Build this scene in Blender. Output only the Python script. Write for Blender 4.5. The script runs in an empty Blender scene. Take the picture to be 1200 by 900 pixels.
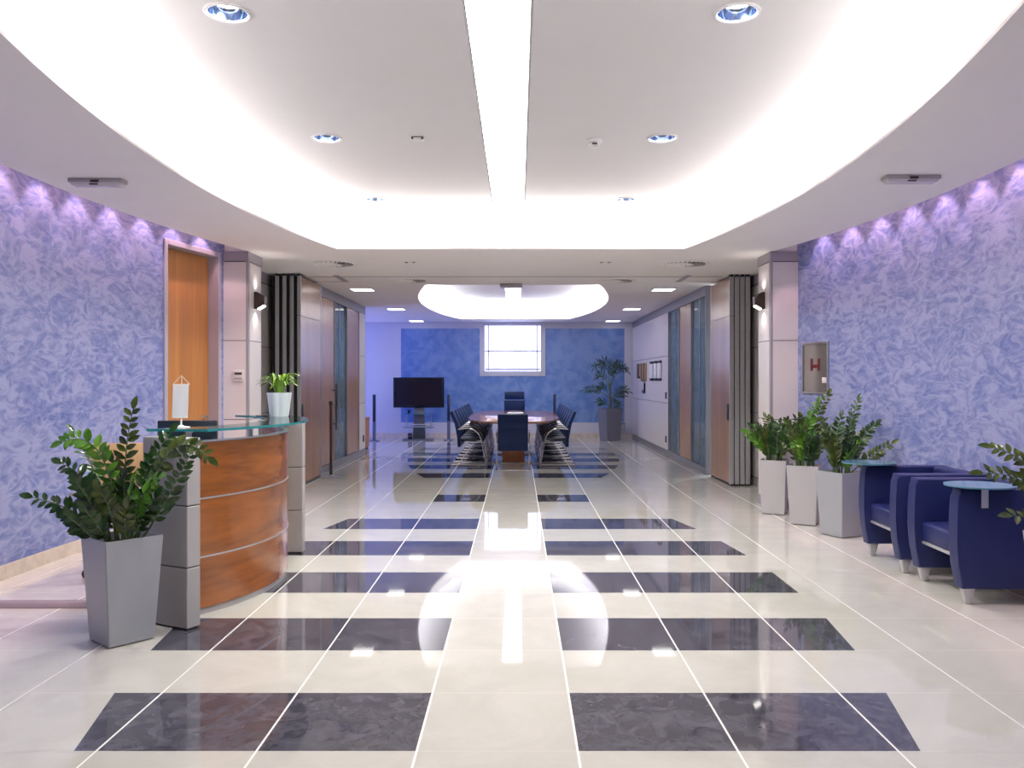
import bpy, bmesh, math, random
from math import pi, sin, cos, radians, sqrt, atan2
from mathutils import Vector, Matrix
from mathutils.geometry import tessellate_polygon

scn = bpy.context.scene
COL = scn.collection
random.seed(7)
H = 1.43                 # eye height
ZC = 2.85                # lower ceiling
ZU = 3.29                # raised ceiling

# ------------------------------------------------------------------ materials
def new_mat(name):
    m = bpy.data.materials.new(name); m.use_nodes = True
    nt = m.node_tree
    return m, nt, nt.nodes['Principled BSDF']

def mat(name, col, rough=.5, metal=0., spec=.5, coat=0., var=0., vscale=8., bump=0., bscale=60.):
    m, nt, p = new_mat(name)
    p.inputs['Base Color'].default_value = (*col, 1)
    p.inputs['Roughness'].default_value = rough
    p.inputs['Metallic'].default_value = metal
    p.inputs['Specular IOR Level'].default_value = spec
    if coat:
        p.inputs['Coat Weight'].default_value = coat
        p.inputs['Coat Roughness'].default_value = .1
    tc = nt.nodes.new('ShaderNodeTexCoord')
    if var:
        n = nt.nodes.new('ShaderNodeTexNoise'); n.inputs['Scale'].default_value = vscale
        n.inputs['Detail'].default_value = 4
        r = nt.nodes.new('ShaderNodeValToRGB')
        r.color_ramp.elements[0].color = (*[c*(1-var) for c in col], 1)
        r.color_ramp.elements[1].color = (*[min(1, c*(1+var)) for c in col], 1)
        r.color_ramp.elements[0].position = .3; r.color_ramp.elements[1].position = .7
        nt.links.new(tc.outputs['Object'], n.inputs['Vector'])
        nt.links.new(n.outputs['Fac'], r.inputs['Fac'])
        nt.links.new(r.outputs['Color'], p.inputs['Base Color'])
    if bump:
        n = nt.nodes.new('ShaderNodeTexNoise'); n.inputs['Scale'].default_value = bscale
        b = nt.nodes.new('ShaderNodeBump'); b.inputs['Strength'].default_value = bump
        b.inputs['Distance'].default_value = .01
        nt.links.new(tc.outputs['Object'], n.inputs['Vector'])
        nt.links.new(n.outputs['Fac'], b.inputs['Height'])
        nt.links.new(b.outputs['Normal'], p.inputs['Normal'])
    return m

def emit(name, col, strength):
    m = bpy.data.materials.new(name); m.use_nodes = True
    nt = m.node_tree; nt.nodes.clear()
    e = nt.nodes.new('ShaderNodeEmission'); o = nt.nodes.new('ShaderNodeOutputMaterial')
    e.inputs['Color'].default_value = (*col, 1); e.inputs['Strength'].default_value = strength
    nt.links.new(e.outputs[0], o.inputs[0])
    return m

def wood(name, c1, c2, scale=(1, 1, .06), rough=.3, ns=14, spec=.5, coat=0.):
    m, nt, p = new_mat(name)
    tc = nt.nodes.new('ShaderNodeTexCoord'); mp = nt.nodes.new('ShaderNodeMapping')
    mp.inputs['Scale'].default_value = scale
    n = nt.nodes.new('ShaderNodeTexNoise'); n.inputs['Scale'].default_value = ns
    n.inputs['Detail'].default_value = 6; n.inputs['Distortion'].default_value = .6
    n2 = nt.nodes.new('ShaderNodeTexNoise'); n2.inputs['Scale'].default_value = ns*6
    n2.inputs['Detail'].default_value = 3
    mx = nt.nodes.new('ShaderNodeMath'); mx.operation = 'MULTIPLY_ADD'
    mx.inputs[1].default_value = .3
    r = nt.nodes.new('ShaderNodeValToRGB')
    r.color_ramp.elements[0].position = .45; r.color_ramp.elements[0].color = (*c1, 1)
    r.color_ramp.elements[1].position = .85; r.color_ramp.elements[1].color = (*c2, 1)
    L = nt.links.new
    L(tc.outputs['Object'], mp.inputs['Vector']); L(mp.outputs[0], n.inputs['Vector']); L(mp.outputs[0], n2.inputs['Vector'])
    L(n2.outputs['Fac'], mx.inputs[0]); L(n.outputs['Fac'], mx.inputs[2])
    L(mx.outputs[0], r.inputs['Fac']); L(r.outputs['Color'], p.inputs['Base Color'])
    p.inputs['Roughness'].default_value = rough
    p.inputs['Specular IOR Level'].default_value = spec
    if coat:
        p.inputs['Coat Weight'].default_value = coat; p.inputs['Coat Roughness'].default_value = .12
    return m

def plaster(name, dark, mid, light, scale, rough=.35, bump=.25, lo=.3, hi=.72, stretch=(1, 1, 1)):
    """polished stucco with overlapping trowel swirls"""
    m, nt, p = new_mat(name)
    L = nt.links.new
    mp = nt.nodes.new('ShaderNodeMapping'); mp.inputs['Scale'].default_value = stretch
    t0 = nt.nodes.new('ShaderNodeTexCoord'); L(t0.outputs['Object'], mp.inputs['Vector'])
    class tc: outputs = {'Object': mp.outputs[0]}
    n0 = nt.nodes.new('ShaderNodeTexNoise'); n0.inputs['Scale'].default_value = scale*.8; n0.inputs['Detail'].default_value = 2
    va = nt.nodes.new('ShaderNodeVectorMath'); va.operation = 'MULTIPLY_ADD'
    va.inputs[1].default_value = (.35, .35, .35)
    L(tc.outputs['Object'], n0.inputs['Vector']); L(n0.outputs['Color'], va.inputs[0]); L(tc.outputs['Object'], va.inputs[2])
    n1 = nt.nodes.new('ShaderNodeTexNoise'); n1.inputs['Scale'].default_value = scale*2.2
    n1.inputs['Detail'].default_value = 7; n1.inputs['Distortion'].default_value = 1.5
    n1.inputs['Roughness'].default_value = .62
    L(va.outputs[0], n1.inputs['Vector'])
    v = nt.nodes.new('ShaderNodeTexVoronoi'); v.inputs['Scale'].default_value = scale*2.6
    v.feature = 'SMOOTH_F1'; v.inputs['Smoothness'].default_value = .25
    L(va.outputs[0], v.inputs['Vector'])
    n2 = nt.nodes.new('ShaderNodeTexNoise'); n2.inputs['Scale'].default_value = scale*.45; n2.inputs['Detail'].default_value = 3
    L(tc.outputs['Object'], n2.inputs['Vector'])
    a1 = nt.nodes.new('ShaderNodeMath'); a1.operation = 'MULTIPLY_ADD'; a1.inputs[1].default_value = .38
    L(v.outputs['Distance'], a1.inputs[0]); L(n1.outputs['Fac'], a1.inputs[2])
    a2 = nt.nodes.new('ShaderNodeMath'); a2.operation = 'MULTIPLY_ADD'; a2.inputs[1].default_value = .45
    L(n2.outputs['Fac'], a2.inputs[0]); L(a1.outputs[0], a2.inputs[2])
    sub = nt.nodes.new('ShaderNodeMath'); sub.operation = 'SUBTRACT'; sub.inputs[1].default_value = .32
    L(a2.outputs[0], sub.inputs[0])
    r = nt.nodes.new('ShaderNodeValToRGB')
    r.color_ramp.elements[0].position = lo; r.color_ramp.elements[0].color = (*dark, 1)
    r.color_ramp.elements[1].position = hi; r.color_ramp.elements[1].color = (*light, 1)
    e = r.color_ramp.elements.new((lo+hi)/2); e.color = (*mid, 1)
    L(sub.outputs[0], r.inputs['Fac']); L(r.outputs['Color'], p.inputs['Base Color'])
    b = nt.nodes.new('ShaderNodeBump'); b.inputs['Strength'].default_value = bump; b.inputs['Distance'].default_value = .01
    L(a1.outputs[0], b.inputs['Height']); L(b.outputs['Normal'], p.inputs['Normal'])
    p.inputs['Roughness'].default_value = rough
    return m

def marble(name, c1, c2, rough, scale, spec=.5, lo=.35, hi=.7):
    m, nt, p = new_mat(name)
    L = nt.links.new
    tc = nt.nodes.new('ShaderNodeTexCoord')
    n = nt.nodes.new('ShaderNodeTexNoise'); n.inputs['Scale'].default_value = scale
    n.inputs['Detail'].default_value = 8; n.inputs['Distortion'].default_value = 1.2
    n.inputs['Roughness'].default_value = .65
    r = nt.nodes.new('ShaderNodeValToRGB')
    r.color_ramp.elements[0].position = lo; r.color_ramp.elements[0].color = (*c1, 1)
    r.color_ramp.elements[1].position = hi; r.color_ramp.elements[1].color = (*c2, 1)
    L(tc.outputs['Object'], n.inputs['Vector']); L(n.outputs['Fac'], r.inputs['Fac']); L(r.outputs['Color'], p.inputs['Base Color'])
    p.inputs['Roughness'].default_value = rough
    p.inputs['Specular IOR Level'].default_value = spec
    return m

def glass(name, tint, refl=1., rough=.02):
    m = bpy.data.materials.new(name); m.use_nodes = True
    nt = m.node_tree; nt.nodes.clear(); L = nt.links.new
    o = nt.nodes.new('ShaderNodeOutputMaterial'); mx = nt.nodes.new('ShaderNodeMixShader')
    t = nt.nodes.new('ShaderNodeBsdfTransparent'); g = nt.nodes.new('ShaderNodeBsdfGlossy')
    f = nt.nodes.new('ShaderNodeFresnel'); f.inputs['IOR'].default_value = 1.5
    mu = nt.nodes.new('ShaderNodeMath'); mu.operation = 'MULTIPLY'; mu.inputs[1].default_value = refl
    t.inputs['Color'].default_value = (*tint, 1); g.inputs['Roughness'].default_value = rough
    L(f.outputs[0], mu.inputs[0]); L(mu.outputs[0], mx.inputs[0]); L(t.outputs[0], mx.inputs[1]); L(g.outputs[0], mx.inputs[2]); L(mx.outputs[0], o.inputs[0])
    return m

def filmglass(name, tint, film, k):
    m = glass(name, tint, 1.); nt = m.node_tree; L = nt.links.new
    o = nt.nodes['Material Output']; src = o.inputs[0].links[0].from_socket
    d = nt.nodes.new('ShaderNodeBsdfDiffuse'); d.inputs['Color'].default_value = (*film, 1)
    mx = nt.nodes.new('ShaderNodeMixShader'); mx.inputs[0].default_value = k
    L(src, mx.inputs[1]); L(d.outputs[0], mx.inputs[2]); L(mx.outputs[0], o.inputs[0])
    return m

def leafmat(name, c1, c2, rough=.25):
    m, nt, p = new_mat(name); L = nt.links.new
    tc = nt.nodes.new('ShaderNodeTexCoord')
    n = nt.nodes.new('ShaderNodeTexNoise'); n.inputs['Scale'].default_value = 16; n.inputs['Detail'].default_value = 2
    r = nt.nodes.new('ShaderNodeValToRGB')
    r.color_ramp.elements[0].position = .35; r.color_ramp.elements[0].color = (*c1, 1)
    r.color_ramp.elements[1].position = .7; r.color_ramp.elements[1].color = (*c2, 1)
    L(tc.outputs['Object'], n.inputs['Vector']); L(n.outputs['Fac'], r.inputs['Fac']); L(r.outputs['Color'], p.inputs['Base Color'])
    p.inputs['Roughness'].default_value = rough
    return m

M = {}
M['cream'] = marble('cream_tile', (.53, .515, .468), (.605, .588, .54), .035, 2.2, .8)
M['dark'] = marble('charcoal_tile', (.038, .037, .054), (.112, .11, .138), .04, 9, .8)
M['grout'] = mat('white_grout', (.86, .84, .80), .3)
M['joint'] = mat('beige_joint', (.50, .47, .42), .3)
M['stucco'] = plaster('lavender_stucco', (.095, .135, .345), (.165, .20, .415), (.30, .32, .52), 6.2, stretch=(1, .5, 1))
M['blue'] = plaster('blue_stucco', (.07, .16, .45), (.10, .20, .49), (.18, .28, .55), 1.6, .3, .1)
M['white'] = mat('white_paint', (.60, .60, .66), .6, var=.01)
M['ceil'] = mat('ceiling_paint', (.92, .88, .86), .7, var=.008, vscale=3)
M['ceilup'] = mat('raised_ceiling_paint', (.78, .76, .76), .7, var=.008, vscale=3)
M['skirt'] = mat('beige_stone_skirting', (.60, .52, .43), .3, var=.12, vscale=12)
M['doorwood'] = wood('orange_beech', (.35, .14, .038), (.48, .21, .062), (1, 1, .05), .35, 9)
M['deskwood'] = wood('cherry_veneer', (.17, .048, .008), (.36, .115, .022), (.25, .25, 2.0), .22, 5, .5, .3)
M['panelwood'] = wood('beech_panel', (.31, .165, .09), (.39, .22, .125), (1, 1, .05), .25, 8, .6)
M['tablewood'] = wood('dark_cherry', (.24, .10, .055), (.36, .16, .09), (.6, .1, 1), .12, 6)
M['redwood'] = wood('pedestal_wood', (.28, .10, .04), (.38, .15, .06), (1, 1, .1), .3, 8)
M['alu'] = mat('brushed_aluminium', (.55, .55, .57), .35, .75, var=.04, vscale=20)
M['silverpaint'] = mat('silver_lacquer', (.40, .385, .385), .42, .1, var=.02)
M['trimgrey'] = mat('grey_trim', (.36, .33, .36), .4, .2)
M['frame'] = mat('mauve_grey_frame', (.46, .43, .50), .35, .3)
M['clad'] = mat('pale_cladding', (.67, .62, .62), .4, var=.015)
M['claddark'] = mat('grey_cladding', (.42, .40, .39), .4)
M['seam'] = mat('dark_seam', (.05, .045, .05), .6)
M['black'] = mat('black_rubber', (.012, .012, .013), .5)
M['chrome'] = mat('chrome', (.78, .78, .8), .12, 1.)
M['steel'] = mat('satin_steel', (.5, .5, .52), .3, 1.)
M['bluechrome'] = mat('bluish_reflector', (.55, .68, .92), .12, 1.)
M['planter'] = mat('silver_planter', (.36, .375, .41), .38, .2, bump=.05, bscale=300)
M['planterw'] = mat('pale_planter', (.48, .465, .48), .4, .1, bump=.05, bscale=300)
M['soil'] = mat('potting_soil', (.04, .028, .02), .9, var=.5, vscale=60)
M['leaf'] = leafmat('dark_leaf', (.012, .038, .010), (.028, .082, .018), .2)
M['leafy'] = leafmat('young_leaf', (.05, .17, .012), (.13, .30, .03))
M['leafm'] = leafmat('olive_leaf', (.032, .054, .011), (.085, .118, .02), .2)
M['leafp'] = leafmat('lime_leaf', (.10, .22, .015), (.24, .40, .04))
M['palm'] = leafmat('palm_leaf', (.008, .032, .02), (.02, .065, .03), .4)
M['stem'] = mat('green_stem', (.06, .11, .03), .4, var=.3)
M['trunk'] = mat('palm_trunk', (.10, .11, .05), .7, var=.3)
M['palmpot'] = mat('dark_grey_planter', (.13, .13, .17), .4, .1)
M['gap'] = mat('gap_shade_black', (.008, .008, .009), .8)  # black standing in for the shade between folded leaves
M['header'] = mat('dark_grey_rail', (.20, .19, .215), .4, .1)
M['leather'] = mat('blue_leather', (.011, .017, .090), .42, spec=.3, bump=.12, bscale=350, var=.05)
M['chairblue'] = mat('navy_leather', (.005, .018, .08), .38, spec=.25, bump=.08, bscale=300)
M['chairblack'] = mat('black_leather', (.012, .015, .03), .35)
M['glass'] = glass('counter_glass', (.80, .93, .92))
M['glassedge'] = mat('teal_glass_edge', (.02, .22, .24), .08, spec=.8)
M['tablet'] = mat('frosted_blue_glass', (.09, .20, .29), .12, spec=.7)
M['pane'] = filmglass('partition_glass', (.60, .68, .74), (.22, .29, .35), .4)
M['plastic'] = mat('white_plastic', (.78, .77, .77), .35)
M['greyplastic'] = mat('grey_plastic', (.42, .39, .40), .4)
M['lens'] = mat('clear_lens', (.62, .58, .60), .15)
M['darkplastic'] = mat('charcoal_plastic', (.03, .03, .035), .35)
M['brown'] = mat('brown_metal', (.05, .03, .028), .4, .4)
M['screen'] = mat('black_screen', (.012, .008, .016), .12, spec=.35)
M['gloss'] = mat('gloss_black', (.006, .008, .014), .15)
M['monitor'] = mat('dark_teal_plastic', (.012, .022, .035), .3)
M['flag'] = mat('white_cloth', (.80, .82, .84), .8)
M['flagtrim'] = mat('cream_cord', (.80, .70, .58), .6)
M['pot'] = mat('pale_blue_ceramic', (.66, .73, .76), .3)
M['plywood'] = wood('plywood', (.55, .33, .16), (.66, .42, .22), (1, 1, .1), .4, 8)
M['red'] = mat('red_paint', (.11, .006, .010), .4)
M['mirror'] = mat('cabinet_steel', (.40, .39, .36), .16, .85, var=.1, vscale=5)
M['speaker'] = mat('speaker_blue_black', (.008, .014, .05), .35)
M['speakstand'] = mat('speaker_grey', (.14, .15, .24), .4, .3)
M['tvgrey'] = mat('stand_grey', (.16, .16, .17), .4, .3)
M['paleart'] = mat('pale_art_panel', (.74, .75, .78), .5)
M['gold'] = mat('ochre_art', (.38, .24, .10), .5)
M['darkbrown'] = mat('dark_brown_art', (.045, .02, .012), .5)
M['cover'] = mat('cable_cover', (.28, .23, .25), .4)
E_COVE = emit('cove_lamp', (1., .965, .95), 34)
E_COVE2 = emit('cove_lamp_bluish', (.94, .95, 1.), 44)
E_STRIP = emit('strip_diffuser', (1, .98, .95), 8)
E_DOWN = emit('downlight_lamp', (.95, .97, 1), 30)
E_SQ = emit('square_lamp', (1, .98, .95), 3.6)
E_WIN = emit('window_daylight', (.55, .60, 1), 3.0)
E_WIN2 = emit('side_window_daylight', (.25, .32, 1), 2.5)
E_SCONCE = emit('sconce_lamp', (1, .93, .88), 5)

# ------------------------------------------------------------------ mesh helpers
def bmn(): return bmesh.new()

def box(bm, x0, x1, y0, y1, z0, z1, mi=0, r=0., seg=2):
    t = bmesh.new()
    bmesh.ops.create_cube(t, size=1)
    for v in t.verts:
        v.co = Vector(((x0+x1)/2+v.co.x*(x1-x0), (y0+y1)/2+v.co.y*(y1-y0), (z0+z1)/2+v.co.z*(z1-z0)))
    if r:
        bmesh.ops.bevel(t, geom=list(t.edges), offset=r, segments=seg, affect='EDGES', profile=.5)
    merge(bm, t, mi)

def merge(bm, t, mi=0, mx=None):
    for f in t.faces: f.material_index = mi
    if mx is not None: bmesh.ops.transform(t, matrix=mx, verts=t.verts)
    bmesh.ops.recalc_face_normals(t, faces=t.faces)
    me = bpy.data.meshes.new('tmp'); t.to_mesh(me); t.free()
    bm.from_mesh(me); bpy.data.meshes.remove(me)

def hexa(bm, p, mi=0, r=0., seg=2):
    """8 points: bottom 4 (ccw) then top 4"""
    t = bmesh.new()
    v = [t.verts.new(q) for q in p]
    for f in ((3, 2, 1, 0), (4, 5, 6, 7), (0, 1, 5, 4), (1, 2, 6, 5), (2, 3, 7, 6), (3, 0, 4, 7)):
        t.faces.new([v[i] for i in f])
    if r: bmesh.ops.bevel(t, geom=list(t.edges), offset=r, segments=seg, affect='EDGES', profile=.5)
    merge(bm, t, mi)

def prism(bm, poly, z0, z1, mi=0, side_mi=None, r=0., seg=2, axis='z'):
    """extrude a 2D polygon; axis z: (x,y)->z ; axis y: (x,z) along y"""
    t = bmesh.new()
    def P(a, b, c): return (a, b, c) if axis == 'z' else (a, c, b)
    lo = [t.verts.new(P(a, b, z0)) for a, b in poly]; hi = [t.verts.new(P(a, b, z1)) for a, b in poly]
    n = len(poly)
    fs = []
    t.faces.new(lo[::-1]); t.faces.new(hi)
    for i in range(n):
        fs.append(t.faces.new([lo[i], lo[(i+1) % n], hi[(i+1) % n], hi[i]]))
    if r:
        es = [e for e in t.edges if abs((e.verts[0].co-e.verts[1].co).length) > 0 and any(len(f.verts) == n for f in e.link_faces)]
        bmesh.ops.bevel(t, geom=es, offset=r, segments=seg, affect='EDGES', profile=.5)
    for f in t.faces: f.material_index = mi
    if side_mi is not None:
        for f in fs:
            if f.is_valid: f.material_index = side_mi
    bmesh.ops.recalc_face_normals(t, faces=t.faces)
    me = bpy.data.meshes.new('tmp'); t.to_mesh(me); t.free(); bm.from_mesh(me); bpy.data.meshes.remove(me)

def tube(bm, pts, r, seg=8, mi=0, r1=None, closed=False):
    pts = [Vector(p) for p in pts]; n = len(pts)
    t = bmesh.new(); rings = []
    up = None
    for i, p in enumerate(pts):
        if closed: d = pts[(i+1) % n]-pts[i-1]
        else: d = pts[min(i+1, n-1)]-pts[max(i-1, 0)]
        d.normalize()
        if up is None:
            up = Vector((0, 0, 1)) if abs(d.z) < .9 else Vector((1, 0, 0))
        s = d.cross(up).normalized(); up = s.cross(d).normalized()
        rr = r if r1 is None else r+(r1-r)*i/(n-1)
        rings.append([t.verts.new(p+s*rr*cos(2*pi*k/seg)+up*rr*sin(2*pi*k/seg)) for k in range(seg)])
    m = n if closed else n-1
    for i in range(m):
        a, b = rings[i], rings[(i+1) % n]
        for k in range(seg): t.faces.new([a[k], a[(k+1) % seg], b[(k+1) % seg], b[k]])
    if not closed:
        t.faces.new(rings[0][::-1]); t.faces.new(rings[-1])
    merge(bm, t, mi)

def lathe(bm, prof, c=(0, 0, 0), seg=32, mi=0):
    t = bmesh.new(); rings = []
    for rr, z in prof:
        if rr < 1e-6: rings.append([t.verts.new((c[0], c[1], c[2]+z))])
        else: rings.append([t.verts.new((c[0]+rr*cos(2*pi*k/seg), c[1]+rr*sin(2*pi*k/seg), c[2]+z)) for k in range(seg)])
    for a, b in zip(rings, rings[1:]):
        for k in range(seg):
            k2 = (k+1) % seg
            if len(a) == 1 and len(b) == 1: continue
            if len(a) == 1: t.faces.new([a[0], b[k], b[k2]])
            elif len(b) == 1: t.faces.new([a[k], a[k2], b[0]])
            else: t.faces.new([a[k], a[k2], b[k2], b[k]])
    merge(bm, t, mi)

def plane_poly(bm, outer, holes, z, mi=0, down=True):
    loops = [[Vector((x, y, 0)) for x, y in outer]]+[[Vector((x, y, 0)) for x, y in h] for h in holes]
    tris = tessellate_polygon(loops)
    flat = [v for l in loops for v in l]
    vs = [bm.verts.new((v.x, v.y, z)) for v in flat]
    for t in tris:
        a, b, c = [flat[i] for i in t]
        nz = (b-a).cross(c-a).z
        if abs(nz) < 1e-9: continue
        q = [vs[i] for i in t]
        if (nz > 0) == down: q = q[::-1]
        f = bm.faces.new(q); f.material_index = mi

def quad(bm, pts, mi=0):
    f = bm.faces.new([bm.verts.new(p) for p in pts]); f.material_index = mi
    return f

def obj(name, bm, mats, parent=None, smooth=35, loc=None):
    me = bpy.data.meshes.new(name); bm.to_mesh(me); bm.free()
    for m in (mats if isinstance(mats, (list, tuple)) else [mats]): me.materials.append(m)
    if smooth and len(me.polygons):
        me.shade_smooth(); me.set_sharp_from_angle(angle=radians(smooth))
    o = bpy.data.objects.new(name, me); COL.objects.link(o)
    if parent: o.parent = parent
    if loc: o.location = loc
    return o

def tag(o, label, cat, group=None, kind=None):
    o['label'] = label; o['category'] = cat
    if group: o['group'] = group
    if kind: o['kind'] = kind
    return o

def thing(name, label, cat, loc=(0, 0, 0), rz=0., group=None):
    o = bpy.data.objects.new(name, None); COL.objects.link(o)
    o.empty_display_size = .1
    o.location = loc; o.rotation_euler = (0, 0, rz)
    return tag(o, label, cat, group)

def struct(name, bm, mats, label=None, cat=None, parent=None, smooth=30):
    o = obj(name, bm, mats, parent, smooth)
    if not parent:
        o['kind'] = 'structure'
        if label: o['label'] = label; o['category'] = cat
    return o

def dup(root, loc, rz, label, group=None):
    r = root.copy(); COL.objects.link(r); r.location = loc; r.rotation_euler = (0, 0, rz)
    r['label'] = label
    if group: r['group'] = group
    for ch in list(root.children):
        c = ch.copy(); COL.objects.link(c); c.parent = r
        for g in list(ch.children):
            d = g.copy(); COL.objects.link(d); d.parent = c
    return r

def light(name, kind, loc, energy, col=(1, 1, 1), rot=(0, 0, 0), **k):
    l = bpy.data.lights.new(name, kind); l.energy = energy; l.color = col
    for a, b in k.items(): setattr(l, a, b)
    o = bpy.data.objects.new(name, l); COL.objects.link(o); o.location = loc; o.rotation_euler = rot
    o['kind'] = 'helper'
    return o

# ------------------------------------------------------------------ plan curves
YC, R2 = 5.9, 26.4
def wallx(y): return 3.60-(max(y, 2.4)-YC)**2/R2
def edgex(y): return 3.33-(max(y, 2.4)-YC)**2/R2
def frange(a, b, n): return [a+(b-a)*i/n for i in range(n+1)]
DW = 9.28                 # where the curved walls end

# ------------------------------------------------------------------ floor
bm = bmn()
quad(bm, [(-6.4, -3.2, 0), (6.4, -3.2, 0), (6.4, 20.8, 0), (-6.4, 20.8, 0)], 0)
TW, A = .617, .31
def oval1(y): return 1.97-(y-6.0)**2/22.6
def oval2(y): return 1.95-(y-16.2)**2/24.
Z1, Z2, Z3 = .0004, .0008, .0008
for k in range(14):
    y0 = 3.23+1.2*k; y1 = y0+.6
    if k <= 4: f = oval1
    elif k == 5: f = None; y0 += .6; y1 += .6
    elif 9 <= k <= 13 or k in (7, 8): f = oval2
    else: continue
    if k in (6, 7): continue
    if k == 8: y0, y1 = 12.83-.6, 12.83
    elif k > 8: y0 = 12.23+1.2*(k-8); y1 = y0+.6
    for s in (-1, 1):
        if f is None: w0 = w1 = .93
        else: w0, w1 = f(y0), f(y1)
        p = [(s*A, y0, Z1), (s*w0, y0, Z1), (s*w1, y1, Z1), (s*A, y1, Z1)]
        if s < 0: p = p[::-1]
        quad(bm, p, 1)
# white inlay lines running down the hall, faint cross joints
for k in range(10):
    for s in (-1, 1):
        x = s*(A+TW*k); w = .0045
        quad(bm, [(x-w, -3.2, Z2), (x+w, -3.2, Z2), (x+w, 20.7, Z2), (x-w, 20.7, Z2)], 2)
for k in range(-10, 30):
    y = 3.23+.6*k; w = .0022
    quad(bm, [(-6.3, y-w, .0002), (6.3, y-w, .0002), (6.3, y+w, .0002), (-6.3, y+w, .0002)], 3)
struct('floor', bm, [M['cream'], M['dark'], M['grout'], M['joint']], 'polished cream tile floor with charcoal stripes', 'floor', smooth=0)

# ------------------------------------------------------------------ ceilings
def outline(y0, y1, cy, w, r2, off=0., n=24):
    ys = frange(y0-off, y1+off, n)
    h = [w+off-(min(max(y, y0), y1)-cy)**2/r2 for y in ys]
    return [(a, y) for a, y in zip(h, ys)]+[(-a, y) for a, y in reversed(list(zip(h, ys)))]
OV1 = (2.7, 9.1, 5.9, 2.27, 26.4)
OV2 = (12.55, 19.75, 16.1, 1.73, 29.)
o1, o2 = outline(*OV1), outline(*OV2)
ys = frange(2.4, DW, 22)
outer = [(3.3, -3.2), (edgex(2.4), 2.4)]+[(edgex(y), y) for y in ys[1:]]+[(3.45, DW), (3.45, 12.4), (6.3, 12.4), (6.3, 20.75)]
outer = outer+[(-a, b) for a, b in reversed(outer)]
bm = bmn()
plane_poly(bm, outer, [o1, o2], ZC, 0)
for pts in (o1, o2):                                    # thin lip of each recess
    for (a, b), (c, d) in zip(pts, pts[1:]+pts[:1]):
        quad(bm, [(a, b, ZC), (c, d, ZC), (c, d, ZC+.02), (a, b, ZC+.02)], 0)
for P, off in ((OV1, .24), (OV2, .2)):                  # ledge and upright of each recess
    inn, out = outline(*P), outline(*P, off=off)
    n = len(inn)
    for i in range(n):
        j = (i+1) % n
        quad(bm, [(*inn[i], ZC+.02), (*inn[j], ZC+.02), (*out[j], ZC+.02), (*out[i], ZC+.02)], 0)
        quad(bm, [(*out[i], ZC+.02), (*out[j], ZC+.02), (*out[j], ZU), (*out[i], ZU)], 0)
for s in (-1, 1):                                       # slot along each curved wall that hides the wall washers
    for y0, y1 in zip(ys, ys[1:]):
        a0, a1, b0, b1 = edgex(y0), edgex(y1), wallx(y0), wallx(y1)
        quad(bm, [(s*a0, y0, ZC), (s*a1, y1, ZC), (s*a1, y1, 3.3), (s*a0, y0, 3.3)], 0)
        quad(bm, [(s*a0, y0, 3.3), (s*a1, y1, 3.3), (s*(b1+.05), y1, 3.3), (s*(b0+.05), y0, 3.3)], 0)
    quad(bm, [(s*edgex(DW), DW, ZC), (s*3.5, DW, ZC), (s*3.5, DW, 3.3), (s*edgex(DW), DW, 3.3)], 0)
struct('ceiling', bm, [M['ceil']], 'suspended white ceiling with two oval lit recesses', 'ceiling', smooth=25)

DOWN = [(s*1.29-.10, y) for y in (4.25, 6.45, 8.65) for s in (-1, 1)]
DOWN2 = [(-1.12, 18.4), (1.1, 18.4)]
def circ(x, y, r, n=24): return [(x+r*cos(2*pi*k/n), y+r*sin(2*pi*k/n)) for k in range(n)]
SX0, SX1 = -.195, .155
bm = bmn()
plane_poly(bm, outline(*OV1, off=.25), [circ(x, y, .1) for x, y in DOWN]+[[(SX0, 2.9), (SX1, 2.9), (SX1, 9.32), (SX0, 9.32)]], ZU, 0)
plane_poly(bm, outline(*OV2, off=.21), [circ(x, y, .08, 16) for x, y in DOWN2]+[[(SX0, 12.8), (SX1, 12.8), (SX1, 19.7), (SX0, 19.7)]], ZU, 0)
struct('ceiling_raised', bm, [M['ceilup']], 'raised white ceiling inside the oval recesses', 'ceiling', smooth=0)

# lamps in the recess coves
def cove(P, off, m, label):
    bm = bmn()
    pts = outline(*P, off=off); pin = outline(*P, off=off-.08)
    for k, ((a, b), (c, d)) in enumerate(zip(pts, pts[1:]+pts[:1])):
        i, j = pin[k], pin[(k+1) % len(pts)]
        quad(bm, [(*i, ZC+.03), (*j, ZC+.03), (c, d, ZC+.03), (a, b, ZC+.03)], 0)
        quad(bm, [(*i, ZC+.021), (*j, ZC+.021), (*j, ZC+.03), (*i, ZC+.03)], 1)
        quad(bm, [(a, b, ZC+.021), (c, d, ZC+.021), (c, d, ZC+.03), (a, b, ZC+.03)], 1)
    o = obj('cove_lamp', bm, [m, M['alu']], None, 0)
    return tag(o, label, 'lamp')
cove(OV1, .2, E_COVE, 'white lamp strip round the edge of the large oval recess over the hall')
cove(OV2, .165, E_COVE2, 'white lamp strip round the edge of the small oval recess over the meeting table')

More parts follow.
